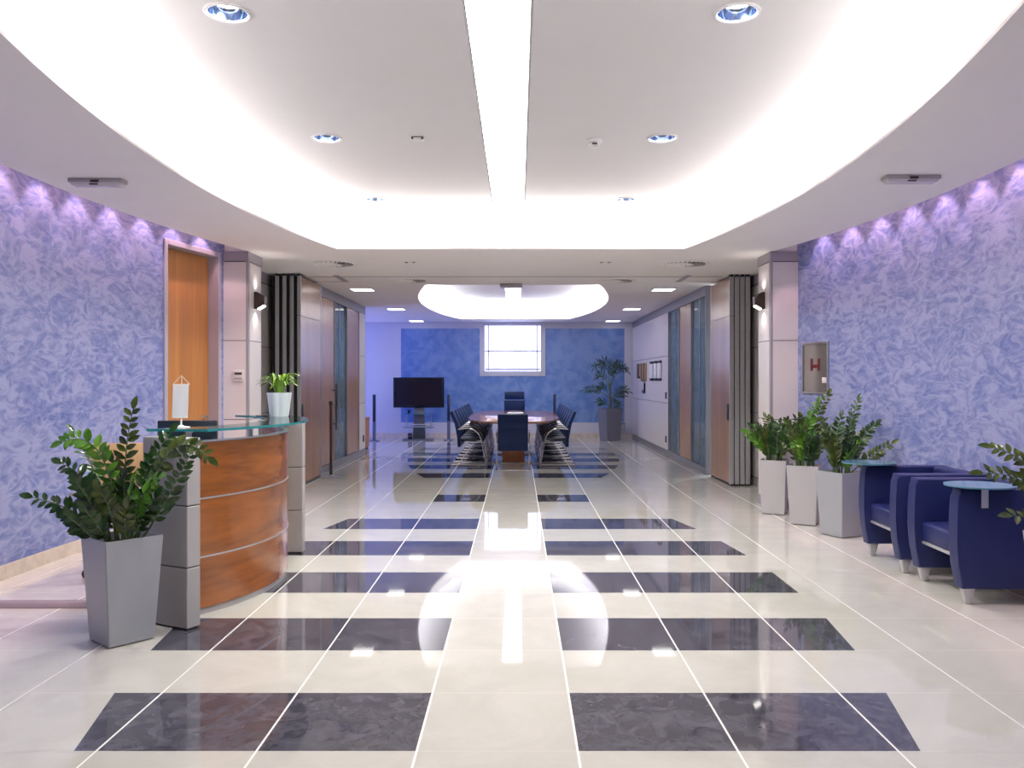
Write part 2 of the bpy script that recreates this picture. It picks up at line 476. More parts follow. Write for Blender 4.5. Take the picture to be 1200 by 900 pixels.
# light strips down the middle of each recess
def strip(y0, y1, joints, label, cap=False):
    t = thing('strip_light', label, 'ceiling light', (-.02, y0, ZU))
    L = y1-y0
    bm = bmn(); w = .174
    box(bm, -w, w, .001, L-.001, .03, .05)
    for s in (-1, 1): box(bm, s*w-.001, s*w+.001, .001, L-.001, 0, .05)
    obj('housing', bm, M['seam'], t, 0)
    js = [0]+[j-y0 for j in joints]+[L]
    for a, b in zip(js, js[1:]):
        bm = bmn(); box(bm, -.163, .163, a+.012, b-.012, .006, .016, r=.003)
        obj('diffuser', bm, E_STRIP, t, 0)
    if cap:
        bm = bmn(); box(bm, -.165, .165, -.45, -.16, ZC-ZU-.045, ZC-ZU, r=.008)
        obj('end_cap', bm, M['trimgrey'], t)
    return t
strip(2.9, 9.32, [3.15, 4.82, 6.5, 8.16], 'long row of glowing ceiling panels down the middle of the large oval recess')
strip(12.8, 19.7, [14.5, 16.2, 17.9], 'row of glowing ceiling panels above the meeting table', True)

# ------------------------------------------------------------------ curved hall walls
ya, yb = 8.22, 9.2        # doorway in the left wall
def wall_curve(s, name, label, door=False):
    bm = bmn()
    yy = [-3.2]+sorted(set(frange(2.4, DW, 36)+([ya, yb] if door else [])))
    T = .16
    for y0, y1 in zip(yy, yy[1:]):
        x0, x1 = s*wallx(y0), s*wallx(y1)
        z0 = 2.82 if door and y0 >= ya-1e-6 and y1 <= yb+1e-6 else 0
        quad(bm, [(x0, y0, z0), (x1, y1, z0), (x1, y1, 3.3), (x0, y0, 3.3)])
        quad(bm, [(x0+s*T, y0, z0), (x1+s*T, y1, z0), (x1+s*T, y1, 3.3), (x0+s*T, y0, 3.3)])
        if z0: quad(bm, [(x0, y0, z0), (x1, y1, z0), (x1+s*T, y1, z0), (x0+s*T, y0, z0)])
    if door:
        for y in (ya, yb): quad(bm, [(s*wallx(y), y, 0), (s*(wallx(y)+T), y, 0), (s*(wallx(y)+T), y, 2.82), (s*wallx(y), y, 2.82)])
    y = DW; quad(bm, [(s*wallx(y), y, 0), (s*(wallx(y)+T), y, 0), (s*(wallx(y)+T), y, 3.3), (s*wallx(y), y, 3.3)])
    bmesh.ops.recalc_face_normals(bm, faces=bm.faces)
    struct(name, bm, M['stucco'], label, 'wall', smooth=30)
    bm = bmn()                                          # stone skirting in 0.6 m pieces
    ends = [-3.2, 2.4]
    yy = [2.4+.3*i for i in range(23)]+[DW]
    yy = [-3.2]+yy
    for i, (y0, y1) in enumerate(zip(yy, yy[1:])):
        if door:
            if y0 >= ya-.1 and y0 < yb: continue
            y1 = min(y1, ya-.07) if y0 < ya else y1
        g = .002 if i % 2 else 0
        a0, a1 = wallx(y0+g), wallx(y1)
        q = [(s*a0, y0+g), (s*a1, y1), (s*(a1-.016), y1), (s*(a0-.016), y0+g)]
        hexa(bm, [(*p, 0) for p in q]+[(*p, .105) for p in q])
    struct('baseboard_'+('left' if s < 0 else 'right'), bm, M['skirt'], 'beige stone skirting along the '+('wall behind the desk' if s < 0 else 'wall behind the armchairs'), 'baseboard')
wall_curve(-1, 'wall_left', 'curved lavender stucco wall behind the reception desk', True)
wall_curve(1, 'wall_right', 'curved lavender stucco wall behind the blue armchairs')

# rear end of the hall (behind the viewer) and outer shell of the far rooms
bm = bmn(); box(bm, -3.6, 3.6, -3.3, -3.2, 0, 3.3); struct('wall_front', bm, M['white'])
bm = bmn()
FY = 20.65
wx0, wx1, wz0, wz1 = -.76, .66, 1.62, 2.78
for b in ((-6.3, wx0, 0, 2.9), (wx1, 6.3, 0, 2.9), (wx0, wx1, 0, wz0), (wx0, wx1, wz1, 2.9)):
    box(bm, b[0], b[1], FY, FY+.12, b[2], b[3])
struct('wall_back', bm, M['white'], 'white end wall with a blue painted field', 'wall', smooth=0)
bm = bmn()
bz0, bz1 = .38, 2.69
fx0, fx1, fz0 = -.86, .75, 1.52
for b in ((-2.80, fx0, bz0, bz1), (fx1, 2.70, bz0, bz1), (fx0, fx1, bz0, fz0)):
    box(bm, b[0], b[1], FY-.004, FY, b[2], b[3])
struct('trim_1', bm, M['blue'], 'blue stucco field on the end wall', 'wall panel', smooth=0)
bm = bmn(); box(bm, -6.2, 2.88, FY-.018, FY, 0, .12)
struct('baseboard_back', bm, M['skirt'], 'beige skirting along the end wall', 'baseboard', smooth=0)
for s, n in ((-1, 'left'), (1, 'right')):
    bm = bmn(); x = s*6.25
    if s < 0:
        for b in ((12.4, 17.2, 0, 2.9), (20.2, 20.75, 0, 2.9), (17.2, 20.2, 0, .9), (17.2, 20.2, 2.5, 2.9)):
            box(bm, x-.06, x+.06, *b)
    else: box(bm, x-.06, x+.06, 12.4, 20.75, 0, 2.9)
    struct('wall_far_'+n, bm, M['white'], smooth=0)
    bm = bmn(); box(bm, min(s*3.28, s*6.3), max(s*3.28, s*6.3), 12.25, 12.4, 0, 2.9)
    struct('wall_office_'+n, bm, M['white'], smooth=0)
    bm = bmn(); box(bm, min(s*2.98, s*6.3), max(s*2.98, s*6.3), 16.3, 16.42, 0, 2.86)
    struct('wall_cross_'+n, bm, M['white'], smooth=0)
# windows
bm = bmn()
for b in ((fx0, wx0+.02, fz0, ZC), (wx1-.02, fx1, fz0, ZC), (wx0, wx1, fz0, wz0+.02), (wx0, wx1, wz1-.02, ZC)):
    box(bm, b[0], b[1], FY-.03, FY+.05, b[2], b[3])
w = struct('window_1', bm, M['white'], 'bright white-framed window high on the end wall', 'window', smooth=0)
bm = bmn(); box(bm, wx0, wx1, FY+.09, FY+.10, wz0, wz1); struct('glass', bm, E_WIN, parent=w)
bm = bmn()
for x in (wx0+.1, wx1-.12, ): box(bm, x, x+.025, FY+.06, FY+.085, wz0, wz1)
box(bm, wx0, wx1, FY+.06, FY+.085, 2.12, 2.15)
struct('window_bars', bm, M['paleart'], parent=w, smooth=0)
bm = bmn(); box(bm, wx0+.03, wx1-.03, FY+.02, FY+.05, wz0+.045, wz0+.085, r=.008)
struct('blind_rail', bm, M['frame'], parent=w)
bm = bmn()
for b in ((17.2, 17.3, .9, 2.5), (20.1, 20.2, .9, 2.5), (17.3, 20.1, .9, 1.0), (17.3, 20.1, 2.4, 2.5), (18.65, 18.75, 1., 2.4)): box(bm, -6.24, -6.15, *b)
w = struct('window_2', bm, M['white'], smooth=0)
bm = bmn(); box(bm, -6.26, -6.25, 17.25, 20.15, .95, 2.45); struct('glass', bm, E_WIN2, parent=w)

# ------------------------------------------------------------------ door in the left wall
A0 = Vector((-wallx(ya), ya, 0)); B0 = Vector((-wallx(yb), yb, 0))
dvec = (B0-A0); dl = dvec.length
d_t = bpy.data.objects.new('door_1', None); COL.objects.link(d_t); d_t['kind'] = 'structure'
d_t['label'] = 'tall orange wooden door in the lavender wall behind the desk'; d_t['category'] = 'door'
d_t.location = A0; d_t.rotation_euler = (0, 0, atan2(dvec.y, dvec.x))      # local x along the wall, local +y into the wall
fw = .055
bm = bmn()
for b in ((0, fw, 0, 2.82), (dl-fw, dl, 0, 2.82), (fw, dl-fw, 2.82-fw, 2.82)):
    box(bm, b[0], b[1], -.018, .16, b[2], b[3], r=.004, seg=1)
obj('frame', bm, M['frame'], d_t, 30)
bm = bmn(); box(bm, fw+.004, dl-fw-.004, .105, .148, .008, 2.82-fw-.004, r=.003, seg=1)
lf = obj('door_leaf', bm, M['doorwood'], d_t, 30)
bm = bmn(); lathe(bm, [(0, 0), (.025, 0), (.025, .008), (.01, .01), (.01, .045), (0, .045)], seg=16)
bmesh.ops.transform(bm, matrix=Matrix.Translation((dl-fw-.08, .105, 1.03)) @ Matrix.Rotation(pi/2, 4, 'X'), verts=bm.verts)
box(bm, dl-fw-.2, dl-fw-.07, .058, .072, 1.022, 1.038, r=.005)
obj('handle', bm, M['steel'], lf)

# ------------------------------------------------------------------ clad columns
def column(s, label):
    bm = bmn()
    x0, x1 = (2.865, 3.24) if s > 0 else (-3.24, -2.895)
    y0, y1 = 9.26, 9.76
    box(bm, x0+.012, x1-.012, y0+.012, y1-.012, 0, ZC-.002, 2)
    zs = [.11, .99, 1.863, 2.735]
    for a, b in zip(zs, zs[1:]):
        box(bm, x0+.03, x1-.03, y0, y1, a+.004, b-.004, 0)      # front cladding
        box(bm, x0, x1, y0+.045, y1-.045, a+.004, b-.004, 0)
    for z0, z1 in ((0, .105), (2.742, ZC-.003)):
        box(bm, x0+.002, x1-.002, y0+.002, y1-.002, z0, z1, 1)
    for x in (x0+.004, x1-.030):
        box(bm, x, x+.026, y0+.002, y0+.042, .1, 2.74, 1)
    c = struct('column', bm, [M['clad'], M['trimgrey'], M['seam']], label, 'column', smooth=0)
column(-1, 'pale clad column beside the orange door')
column(1, 'pale clad column beside the hose cabinet')

# grey clad recess walls, end posts
for s, n in ((-1, 'left'), (1, 'right')):
    bm = bmn()
    xa, xb = sorted((s*3.28, s*3.44))
    box(bm, xa, xb, 9.3, 11.62, 0, ZC, 2)
    xi = s*3.275
    zs = [.12, .99, 1.863, 2.70]
    for a, b in zip(zs, zs[1:]):
        for y0, y1 in ((9.35, 10.55), (10.56, 11.6)):
            box(bm, min(xi, xi+s*.01), max(xi, xi+s*.01), y0+.004, y1-.004, a+.004, b-.004, 0)
    box(bm, min(xi-s*.002, xi+s*.01), max(xi-s*.002, xi+s*.01), 9.35, 11.6, 2.71, ZC-.002, 1)
    box(bm, min(xi-s*.002, xi+s*.01), max(xi-s*.002, xi+s*.01), 9.35, 11.6, 0, .11, 1)
    struct('wall_recess_'+n, bm, [M['claddark'], M['trimgrey'], M['seam']], smooth=0)
    bm = bmn()
    box(bm, min(s*3.19, s*3.27), max(s*3.19, s*3.27), 11.5, 12.35, 0, ZC-.001)
    struct('trim_%d' % (2 if s < 0 else 3), bm, M['silverpaint'], smooth=0)

# ------------------------------------------------------------------ folded partition leaves
def leaf_stack(s, y0, y1, face_x, n, pitch, thick, labels):
    for i in range(n):
        xf = face_x-i*pitch
        t = thing('partition_leaf', labels[i], 'partition', (s*xf*-1 if False else s*abs(face_x)+s*i*pitch, y0+.0, 0), 0, 'folded partition leaves')
        bm = bmn()
        xs = sorted((0, s*thick))
        box(bm, xs[0]+.003, xs[1]-.003, .03, y1-y0-.03, .03, ZC-.04, 0)
        obj('panel', bm, M['panelwood'], t, 0)
        bm = bmn()
        w = thick if i else thick*.9
        for a, b in ((0, .028), (y1-y0-.028, y1-y0)):
            box(bm, xs[0], xs[1], a, b, .02, ZC-.03, r=.004, seg=1)
        if i < n-1: box(bm, (xs[0]+xs[1])/2-.008, (xs[0]+xs[1])/2+.008, -.006, .0, .03, ZC-.04)
        obj('edge_profile', bm, M['alu'], t)
        if i == 0:
            bm = bmn(); box(bm, xs[0]-.001, xs[1]+.001, -.002, y1-y0, 2.285, 2.293)
            obj('seam', bm, M['seam'], t, 0)
        bm = bmn(); box(bm, xs[0]+.01, xs[1]-.01, -.004, y1-y0, 0.0, .02)
        obj('bottom_seal', bm, M['black'], t, 0)
        bm = bmn(); box(bm, xs[0]+.01, xs[1]-.01, -.004, .1, ZC-.03, ZC-.002)
        obj('track_guide', bm, M['black'], t, 0)
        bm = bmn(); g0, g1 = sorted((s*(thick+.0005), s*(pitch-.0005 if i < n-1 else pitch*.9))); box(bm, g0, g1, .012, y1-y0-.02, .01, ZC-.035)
        obj('gap_shade', bm, M['gap'], t, 0)  # black filler added so the narrow gap behind each leaf looks deeply shaded
        if i == 0:
            bm = bmn()
            xo = -s*.012
            box(bm, min(0, xo), max(0, xo), .05, .13, .88, 1.10, r=.004)
            obj('lock_plate', bm, M['black'], t)
            bm = bmn(); box(bm, min(s*.02, s*.045), max(s*.02, s*.045), -.008, .0, .88, 1.14, r=.003)
            obj('latch', bm, M['steel'], t)
leaf_stack(-1, 11.2, 12.37, 2.82, 4, .098, .05,
    ['wood-faced partition leaf on the hall side of the folded stack nearest the desk'] +
    ['aluminium-edged folded leaf, %s from the wood face, in the stack nearest the desk' % w for w in ('second', 'third', 'fourth')])
leaf_stack(1, 11.3, 12.42, 2.93, 4, .073, .06,
    ['wood-faced partition leaf with black lock on the folded stack behind the three planters'] +
    ['aluminium-edged folded leaf, %s from the wood face, in the stack behind the planters' % w for w in ('second', 'third', 'fourth')])

# dark inlays of the partition track in the ceiling
bm = bmn()
box(bm, -2.8, 2.9, 11.55, 11.575, ZC-.004, ZC+.004)
for s in (-1, 1):
    a, b = sorted((s*2.44, s*2.36)); box(bm, a, b, 11.4, 12.15, ZC-.006, ZC+.004)
    a, b = sorted((s*2.44, s*2.9)); box(bm, a, b, 12.12, 12.14, ZC-.004, ZC+.004)
struct('trim_4', bm, M['trimgrey'], 'dark partition track set into the ceiling', 'track', smooth=0)

# ------------------------------------------------------------------ glazed partitions
def vbox(bm, s, X, t, y0, y1, z0, z1, mi=0, r=0., out=0.):
    """box standing in the plane x = s*X, thickness t, pushed towards the hall by out"""
    xc = s*(X-out); a, b = sorted((xc, xc+s*t)); box(bm, a, b, y0, y1, z0, z1, mi, r, 1)

def glazed(s, X, segs, name, label):
    y0, y1 = segs[0][1], segs[-1][2]
    bm = bmn()
    vbox(bm, s, X, .09, y0, y1, 2.70, ZC-.002); vbox(bm, s, X, .09, y0, y1, 0, .10)
    for k, a, b in segs:
        vbox(bm, s, X, .08, a-.018, a+.018, .1, 2.7)
    vbox(bm, s, X, .08, y1-.02, y1, .1, 2.7)
    w = struct(name, bm, M['header'], label, 'partition', smooth=0)
    for k, a, b in segs:
        bm = bmn()
        if k == 'glass':
            m = (a+b)/2
            vbox(bm, s, X, .01, a+.018, m-.006, .1, 2.7, out=-.03); vbox(bm, s, X, .01, m+.006, b-.018, .1, 2.7, out=-.03)
            g = struct('glass', bm, M['pane'], parent=w, smooth=0)
            bm = bmn(); vbox(bm, s, X, .02, m-.006, m+.006, .1, 2.7, out=-.025); struct('glazing_bar', bm, M['alu'], parent=w, smooth=0)
        elif k == 'wood':
            vbox(bm, s, X, .05, a+.02, b-.02, .105, 2.695, out=-.01)
            p = struct('wood_panel', bm, M['panelwood'], parent=w, smooth=0)
            if s < 0 and a < 13:
                bm = bmn(); x = -X+.06
                tube(bm, [(x, b-.16, .62), (x, b-.16, 1.36)], .014, 10)
                for z in (.72, 1.26): tube(bm, [(x, b-.16, z), (-X-.01, b-.16, z)], .008, 8)
                struct('pull_handle', bm, M['brown'], parent=p)
        else:
            zs = [.10, .985, 1.88, 2.70]
            for z0, z1 in zip(zs, zs[1:]):
                vbox(bm, s, X, .05, a+.02, b-.02, z0+.005, z1-.005, out=0.)
            vbox(bm, s, X, .03, a+.02, b-.02, .1, 2.7, 1, out=-.02)
            struct('cladding', bm, [M['clad'], M['seam']], parent=w, smooth=0)
    return w
glazed(-1, 2.9, [('wood', 12.42, 13.65), ('glass', 13.65, 14.65), ('wood', 14.65, 15.75), ('clad', 15.75, 16.38)], 'wall_partition_left', 'wood and glass office partition behind the barrier post')
glazed(1, 2.9, [('glass', 12.62, 13.7), ('wood', 13.7, 14.7), ('glass', 14.7, 15.75), ('clad', 15.75, FY)], 'wall_partition_right', 'white and glass office partition beside the palm')

# ------------------------------------------------------------------ ceiling fittings
def downlight(x, y, r, label, z=ZU, em=E_DOWN, group='round downlights in the raised ceiling'):
    t = thing('downlight', label, 'ceiling light', (x, y, z), 0, group)
    bm = bmn(); lathe(bm, [(r*.98, .004), (r*1.18, .0), (r*1.18, -.006), (r*1.05, -.010), (r*.96, -.004), (r*.96, .01)], seg=36)
    obj('trim_ring', bm, M['plastic'], t)
    bm = bmn(); lathe(bm, [(r*.96, .0), (r*.92, .025), (r*.86, .048), (r*.80, .058)], seg=24)
    obj('reflector', bm, M['bluechrome'], t, 20)
    bm = bmn(); lathe(bm, [(0, .054), (r*.80, .054), (r*.80, .064), (0, .064)], seg=20)
    obj('lamp', bm, em, t)
    return t
rows = ('nearest the viewer', 'in the middle of its row', 'at the far end of its row')
for i, (x, y) in enumerate(DOWN):
    side = 'on the reception desk side' if x < 0 else 'on the armchair side'
    downlight(x, y, .1, 'round chrome downlight %s, %s' % (side, rows[i//2]))
    light('downlight_beam', 'SPOT', (x, y, ZU-.015), 120, (1, .96, .90), spot_size=radians(150), spot_blend=.7, shadow_soft_size=.06)
for i, (x, y) in enumerate(DOWN2):
    downlight(x, y, .07, 'small downlight in the far recess, on the %s side' % ('television' if x < 0 else 'palm'), group='downlights in the far recess')

def square_light(x, y, label):
    t = thing('square_ceiling_light', label, 'ceiling light', (x, y, ZC), 0, 'square ceiling lights in the meeting area')
    bm = bmn(); w = .185
    for a in ((-w, w, -w, -w+.025), (-w, w, w-.025, w), (-w, -w+.025, -w+.025, w-.025), (w-.025, w, -w+.025, w-.025)):
        box(bm, *a, -.012, -.001, r=.002, seg=1)
    obj('frame', bm, M['plastic'], t)
    bm = bmn(); box(bm, -w+.026, w-.026, -w+.026, w-.026, -.018, -.002, r=.004, seg=1)
    obj('diffuser', bm, E_SQ, t)
for s, side in ((-1, 'wooden partition'), (1, 'white partition')):
    for y, w in ((13.15, 'nearest'), (16.8, 'middle'), (20.15, 'farthest')):
        square_light(s*2.36, y, 'glowing square ceiling light, %s of the three along the %s' % (w, side))

def diffuser(x, y, r, label):
    t = thing('ceiling_air_vent', label, 'air vent', (x, y, ZC), 0, 'round swirl air diffusers')
    bm = bmn(); lathe(bm, [(0, -.001), (r, -.001), (r, -.006), (r*.9, -.012), (r*.86, -.006), (0, -.006)], seg=40)
    obj('plate', bm, M['ceil'], t)
    bm = bmn()
    n = 24
    for k in range(n):
        a = 2*pi*k/n; tt = bmesh.new()
        bmesh.ops.create_cube(tt, size=1)
        for v in tt.verts: v.co = Vector((r*.56+v.co.x*r*.5, v.co.y*.020, -.0075+v.co.z*.004))
        merge(bm, tt, 0, Matrix.Rotation(a, 4, 'Z') @ Matrix.Translation((0, .01, 0)))
    obj('slots', bm, M['seam'], t, 0)
    bm = bmn()
    for k in range(n):
        a = 2*pi*k/n; tt = bmesh.new()
        bmesh.ops.create_cube(tt, size=1)
        for v in tt.verts: v.co = Vector((r*.56+v.co.x*r*.5, v.co.y*.028, v.co.z*.002))
        merge(bm, tt, 0, Matrix.Rotation(a, 4, 'Z') @ Matrix.Translation((0, .025, -.014)) @ Matrix.Rotation(radians(28), 4, 'X'))
    lathe(bm, [(0, -.02), (r*.3, -.02), (r*.32, -.008), (0, -.008)], seg=24)
    obj('vanes', bm, M['ceil'], t, 30)
diffuser(-2.17, 10.25, .29, 'round swirl air vent in the ceiling near the folded leaves by the desk')
diffuser(2.13, 10.25, .29, 'round swirl air vent in the ceiling near the folded leaves behind the planters')
diffuser(-1.45, 12.0, .26, 'round swirl air vent past the track on the wooden partition side')
diffuser(1.5, 12.0, .26, 'round swirl air vent past the track on the white partition side')

def emergency(x, y, label):
    t = thing('ceiling_emergency_light', label, 'emergency light', (x, y, ZC), 0, 'emergency lights on the hall ceiling')
    bm = bmn(); prism(bm, [(-.19, -.05), (.19, -.05), (.19, .05), (-.19, .05)], -.028, -.001, r=.004)
    obj('body', bm, M['greyplastic'], t)
    bm = bmn(); hexa(bm, [(-.165, -.035, -.05), (.165, -.035, -.05), (.165, .035, -.05), (-.165, .035, -.05), (-.185, -.047, -.028), (.185, -.047, -.028), (.185, .047, -.028), (-.185, .047, -.028)], r=.003)
    obj('lens', bm, M['lens'], t)
    bm = bmn(); box(bm, -.03, .03, -.0515, -.046, -.030, -.012)
    box(bm, -.04, .02, -.043, -.036, -.046, -.034)
    obj('badge', bm, M['darkplastic'], t)
emergency(-2.9, 5.95, 'flat emergency light on the ceiling by the wall behind the reception desk')
emergency(2.82, 5.85, 'flat emergency light on the ceiling above the armchairs')

t = thing('smoke_detector', 'round white smoke detector on the raised ceiling', 'smoke detector', (.67, 6.5, ZU))
bm = bmn(); lathe(bm, [(0, -.001), (.065, -.001), (.065, -.02), (.055, -.03), (0, -.03)], seg=28); obj('base', bm, M['plastic'], t)
bm = bmn(); lathe(bm, [(0, -.030), (.045, -.03), (.042, -.055), (.03, -.062), (0, -.064)], seg=28); obj('sensor_head', bm, M['plastic'], t)
bm = bmn(); box(bm, -.02, .02, -.05, -.04, -.047, -.037); obj('grille', bm, M['darkplastic'], t)
t = thing('presence_sensor', 'small square sensor on the raised ceiling beside a downlight', 'sensor', (-.69, 6.45, ZU))
bm = bmn(); box(bm, -.045, .045, -.045, .045, -.018, -.001, r=.006); obj('body', bm, M['plastic'], t)
bm = bmn(); box(bm, -.035, .035, -.047, -.043, -.009, -.004); box(bm, -.045, -.03, -.048, -.03, -.02, -.004); box(bm, .03, .045, -.048, -.03, -.02, -.004); obj('slit', bm, M['darkplastic'], t, 0)
for x, l in ((-1.22, 'wooden partition'), (1.13, 'planter')):
    t = thing('ceiling_nozzle', 'tiny twin nozzle in the ceiling strip before the track, on the %s side' % l, 'sprinkler', (x, 10.1, ZC), 0, 'twin ceiling nozzles')
    bm = bmn(); box(bm, -.07, .07, -.03, .03, -.004, -.001, r=.001, seg=1); obj('plate', bm, M['ceil'], t)
    bm = bmn()
    for dx in (-.045, .045): lathe(bm, [(0, -.004), (.02, -.004), (.016, -.014), (0, -.014)], (dx, 0, 0), 14)
    obj('nozzles', bm, M['trimgrey'], t)

# ------------------------------------------------------------------ sconces, thermostat, hose cabinet, switches
def sconce(s, X, label):
    t = thing('wall_sconce', label, 'wall light', (s*X, 9.5, 2.33), 0, 'brown column sconces')
    bm = bmn()
    q = lambda x: -s*x
    prism(bm, [(q(.001), -.10), (q(.03), -.10), (q(.115), -.05), (q(.115), .04), (q(.03), .09), (q(.001), .09)], -.055, .055, r=.004, axis='y')
    obj('body', bm, M['brown'], t)
    bm = bmn()
    hexa(bm, [(q(.04), -.045, -.108), (q(.105), -.045, -.072), (q(.105), .045, -.072), (q(.04), .045, -.108),
              (q(.04), -.045, -.095), (q(.105), -.045, -.057), (q(.105), .045, -.057), (q(.04), .045, -.095)])
    obj('lamp', bm, E_SCONCE, t)
    for up in (0, 1):
        light('sconce_beam', 'SPOT', (s*(X-.05), 9.5, 2.33+(.095 if up else -.115)), 2.5 if up else 4, (1, .9, .86), (pi if up else 0, 0, 0), spot_size=radians(130), spot_blend=1., shadow_soft_size=.02)
sconce(-1, 2.895, 'brown up-and-down sconce on the column beside the orange door')
sconce(1, 2.865, 'brown up-and-down sconce on the column behind the planters')

t = thing('wall_mounted_thermostat', 'small pale thermostat on the front of the column beside the orange door', 'thermostat', (-3.005, 9.26, 1.475))
bm = bmn(); box(bm, -.06, .06, -.014, -.001, -.065, .065, r=.005); obj('plate', bm, M['clad'], t)
bm = bmn(); box(bm, -.04, .04, -.017, -.014, .012, .036); obj('display', bm, M['darkplastic'], t, 0)
bm = bmn()
for k in range(4): box(bm, -.038+k*.02, -.022+k*.02, -.018, -.014, -.036, -.022)
obj('buttons', bm, M['greyplastic'], t, 0)

# hose cabinet, set in the curved wall
yc = 8.93
ang = math.atan(2*(yc-YC)/R2)
t = thing('hose_cabinet', 'steel fire hose cabinet with a red H on the lavender wall', 'cabinet', (wallx(yc), yc, 1.555), 0)
t.rotation_euler = (0, 0, -pi/2+ang)      # local -y faces the hall
w, h = .245, .275
bm = bmn()
for b in ((-w, -w+.022, -h, h), (w-.022, w, -h, h), (-w+.022, w-.022, -h, -h+.022), (-w+.022, w-.022, h-.022, h)):
    box(bm, b[0], b[1], -.022, .01, b[2], b[3], r=.003, seg=1)
obj('frame', bm, M['steel'], t)
bm = bmn(); box(bm, -w+.024, w-.024, -.008, .008, -h+.024, h-.024)
dr = obj('door', bm, M['mirror'], t, 0)
bm = bmn()
for b in ((-.085, -.045, -.03, .10), (.045, .085, -.03, .10), (-.045, .045, .0, .035)): box(bm, b[0], b[1], -.011, -.008, b[2], b[3])
obj('hydrant_letter', bm, M['red'], dr, 0)
bm = bmn(); box(bm, .13, .21, -.014, -.008, -.16, -.10, r=.003); obj('latch', bm, M['lens'], dr)

def switch(x, y, z, s, name, label):
    t = thing(name, label, 'switch', (x, y, z), 0, 'black wall switches')
    bm = bmn(); a, b = sorted((-s*.012, 0)); box(bm, a, b, -.045, .045, -.065, .065, r=.004); obj('plate', bm, M['gloss'], t)
    bm = bmn(); a, b = sorted((-s*.018, -s*.012)); box(bm, a, b, -.028, .028, -.03, .03, r=.002); obj('rocker', bm, M['darkplastic'], t)
switch(2.898, 15.95, 1.13, 1, 'wall_switch', 'black switch on the white partition beside the glass, upper one')
switch(2.898, 15.95, .30, 1, 'wall_socket', 'black socket on the white partition beside the glass, lower one')
switch(-2.898, 16.15, .30, -1, 'wall_socket', 'black socket low on the end of the wooden partition')

# wall pieces on the white partition
def slab(parent, name, m, y0, y1, z0, z1, d=.03, x=2.9):
    bm = bmn(); box(bm, -d, -.001, y0, y1, z0, z1, r=.004, seg=1); return obj(name, bm, m, parent)
t = thing('wall_relief', 'brown and ochre relief of uneven slats on the white partition', 'wall art', (2.9, 18.9, 0))
for i, (a, b, z0, m) in enumerate(((.42, .80, 1.46, 'darkbrown'), (.20, .40, 1.50, 'gold'), (.02, .18, 1.40, 'darkbrown'), (-.18, 0, 1.42, 'gold'), (-.36, -.20, 1.38, 'darkbrown'), (-.56, -.38, 1.40, 'gold'))):
    slab(t, 'slat', M[m], a, b, z0, 1.80)
t = thing('wall_hook', 'black hook-shaped piece under the brown relief on the partition', 'wall art', (2.9, 18.62, 0))
bm = bmn(); box(bm, -.03, -.001, -.08, .02, 1.13, 1.36, r=.003); box(bm, -.03, -.001, .02, .30, 1.13, 1.20, r=.003); obj('hook', bm, M['gloss'], t)
for y, l in ((17.55, 'beside the brown relief'), (17.02, 'in the middle of the three'), (16.56, 'nearest the glass')):
    t = thing('wall_tube', 'pale upright wall piece with dark ends, %s' % l, 'wall art', (2.9, y, 0), 0, 'pale upright wall pieces')
    bm = bmn(); box(bm, -.05, -.012, -.14, .14, 1.46, 1.76, r=.01); obj('panel', bm, M['paleart'], t)
    for z in (1.41, 1.76):
        bm = bmn(); box(bm, -.055, -.001, -.12, .1, z, z+.05, r=.006); obj('end_cap', bm, M['gloss'], t)

# ------------------------------------------------------------------ reception desk
DCX, DCY, DR = -3.0, 5.9, 1.41
t = thing('reception_desk', 'curved cherry reception desk with silver end panels and a glass counter', 'desk', (-1.9, 5.9, 0))
OX, OY = -1.9, 5.9
def arc(r, y0, y1, n=28): return [(DCX+sqrt(r*r-(y-DCY)**2)-OX, y-OY) for y in frange(y0, y1, n)]
def arcband(bm, r0, r1, y0, y1, z0, z1, mi=0):
    o_, i_ = arc(r1, y0, y1), arc(r0, y0, y1)
    prism(bm, o_+i_[::-1], z0, z1, mi)
zs = [.035, .352, .708, 1.055]
for a, b in zip(zs, zs[1:]):
    bm = bmn(); arcband(bm, DR-.03, DR, 4.95, 6.86, a+.005, b-.005)
    obj('front_panel', bm, M['deskwood'], t, 30)
bm = bmn()
for z in zs[1:3]: arcband(bm, DR-.03, DR+.003, 4.95, 6.86, z-.005, z+.005)
arcband(bm, DR-.03, DR+.003, 4.95, 6.86, zs[3]-.005, zs[3]+.005)
obj('metal_strip', bm, M['alu'], t, 30)
bm = bmn(); arcband(bm, DR-.06, DR-.012, 4.95, 6.86, 0, .035); obj('plinth', bm, M['silverpaint'], t, 30)
# near and far end panels: three stacked silver boxes
def pylon(bm, c, ang, w, th):
    u = Vector((cos(ang), sin(ang), 0)); n = Vector((-sin(ang), cos(ang), 0))
    for a, b in ((.012, .353), (.359, .706), (.712, 1.096)):
        q = [Vector((*c, 0)), Vector((*c, 0))+u*w, Vector((*c, 0))+u*w+n*th, Vector((*c, 0))+n*th]
        hexa(bm, [(p.x, p.y, a) for p in q]+[(p.x, p.y, b) for p in q], r=.004, seg=1)
    q = [Vector((*c, 0))+u*.01+n*.01, Vector((*c, 0))+u*(w-.01)+n*.01, Vector((*c, 0))+u*(w-.01)+n*(th-.01), Vector((*c, 0))+u*.01+n*(th-.01)]
    hexa(bm, [(p.x, p.y, 0) for p in q]+[(p.x, p.y, 1.09) for p in q], 1)
bm = bmn(); pylon(bm, (-2.13-OX, 4.94-OY), radians(-28), .375, .095); obj('end_panel', bm, [M['silverpaint'], M['seam']], t, 30)
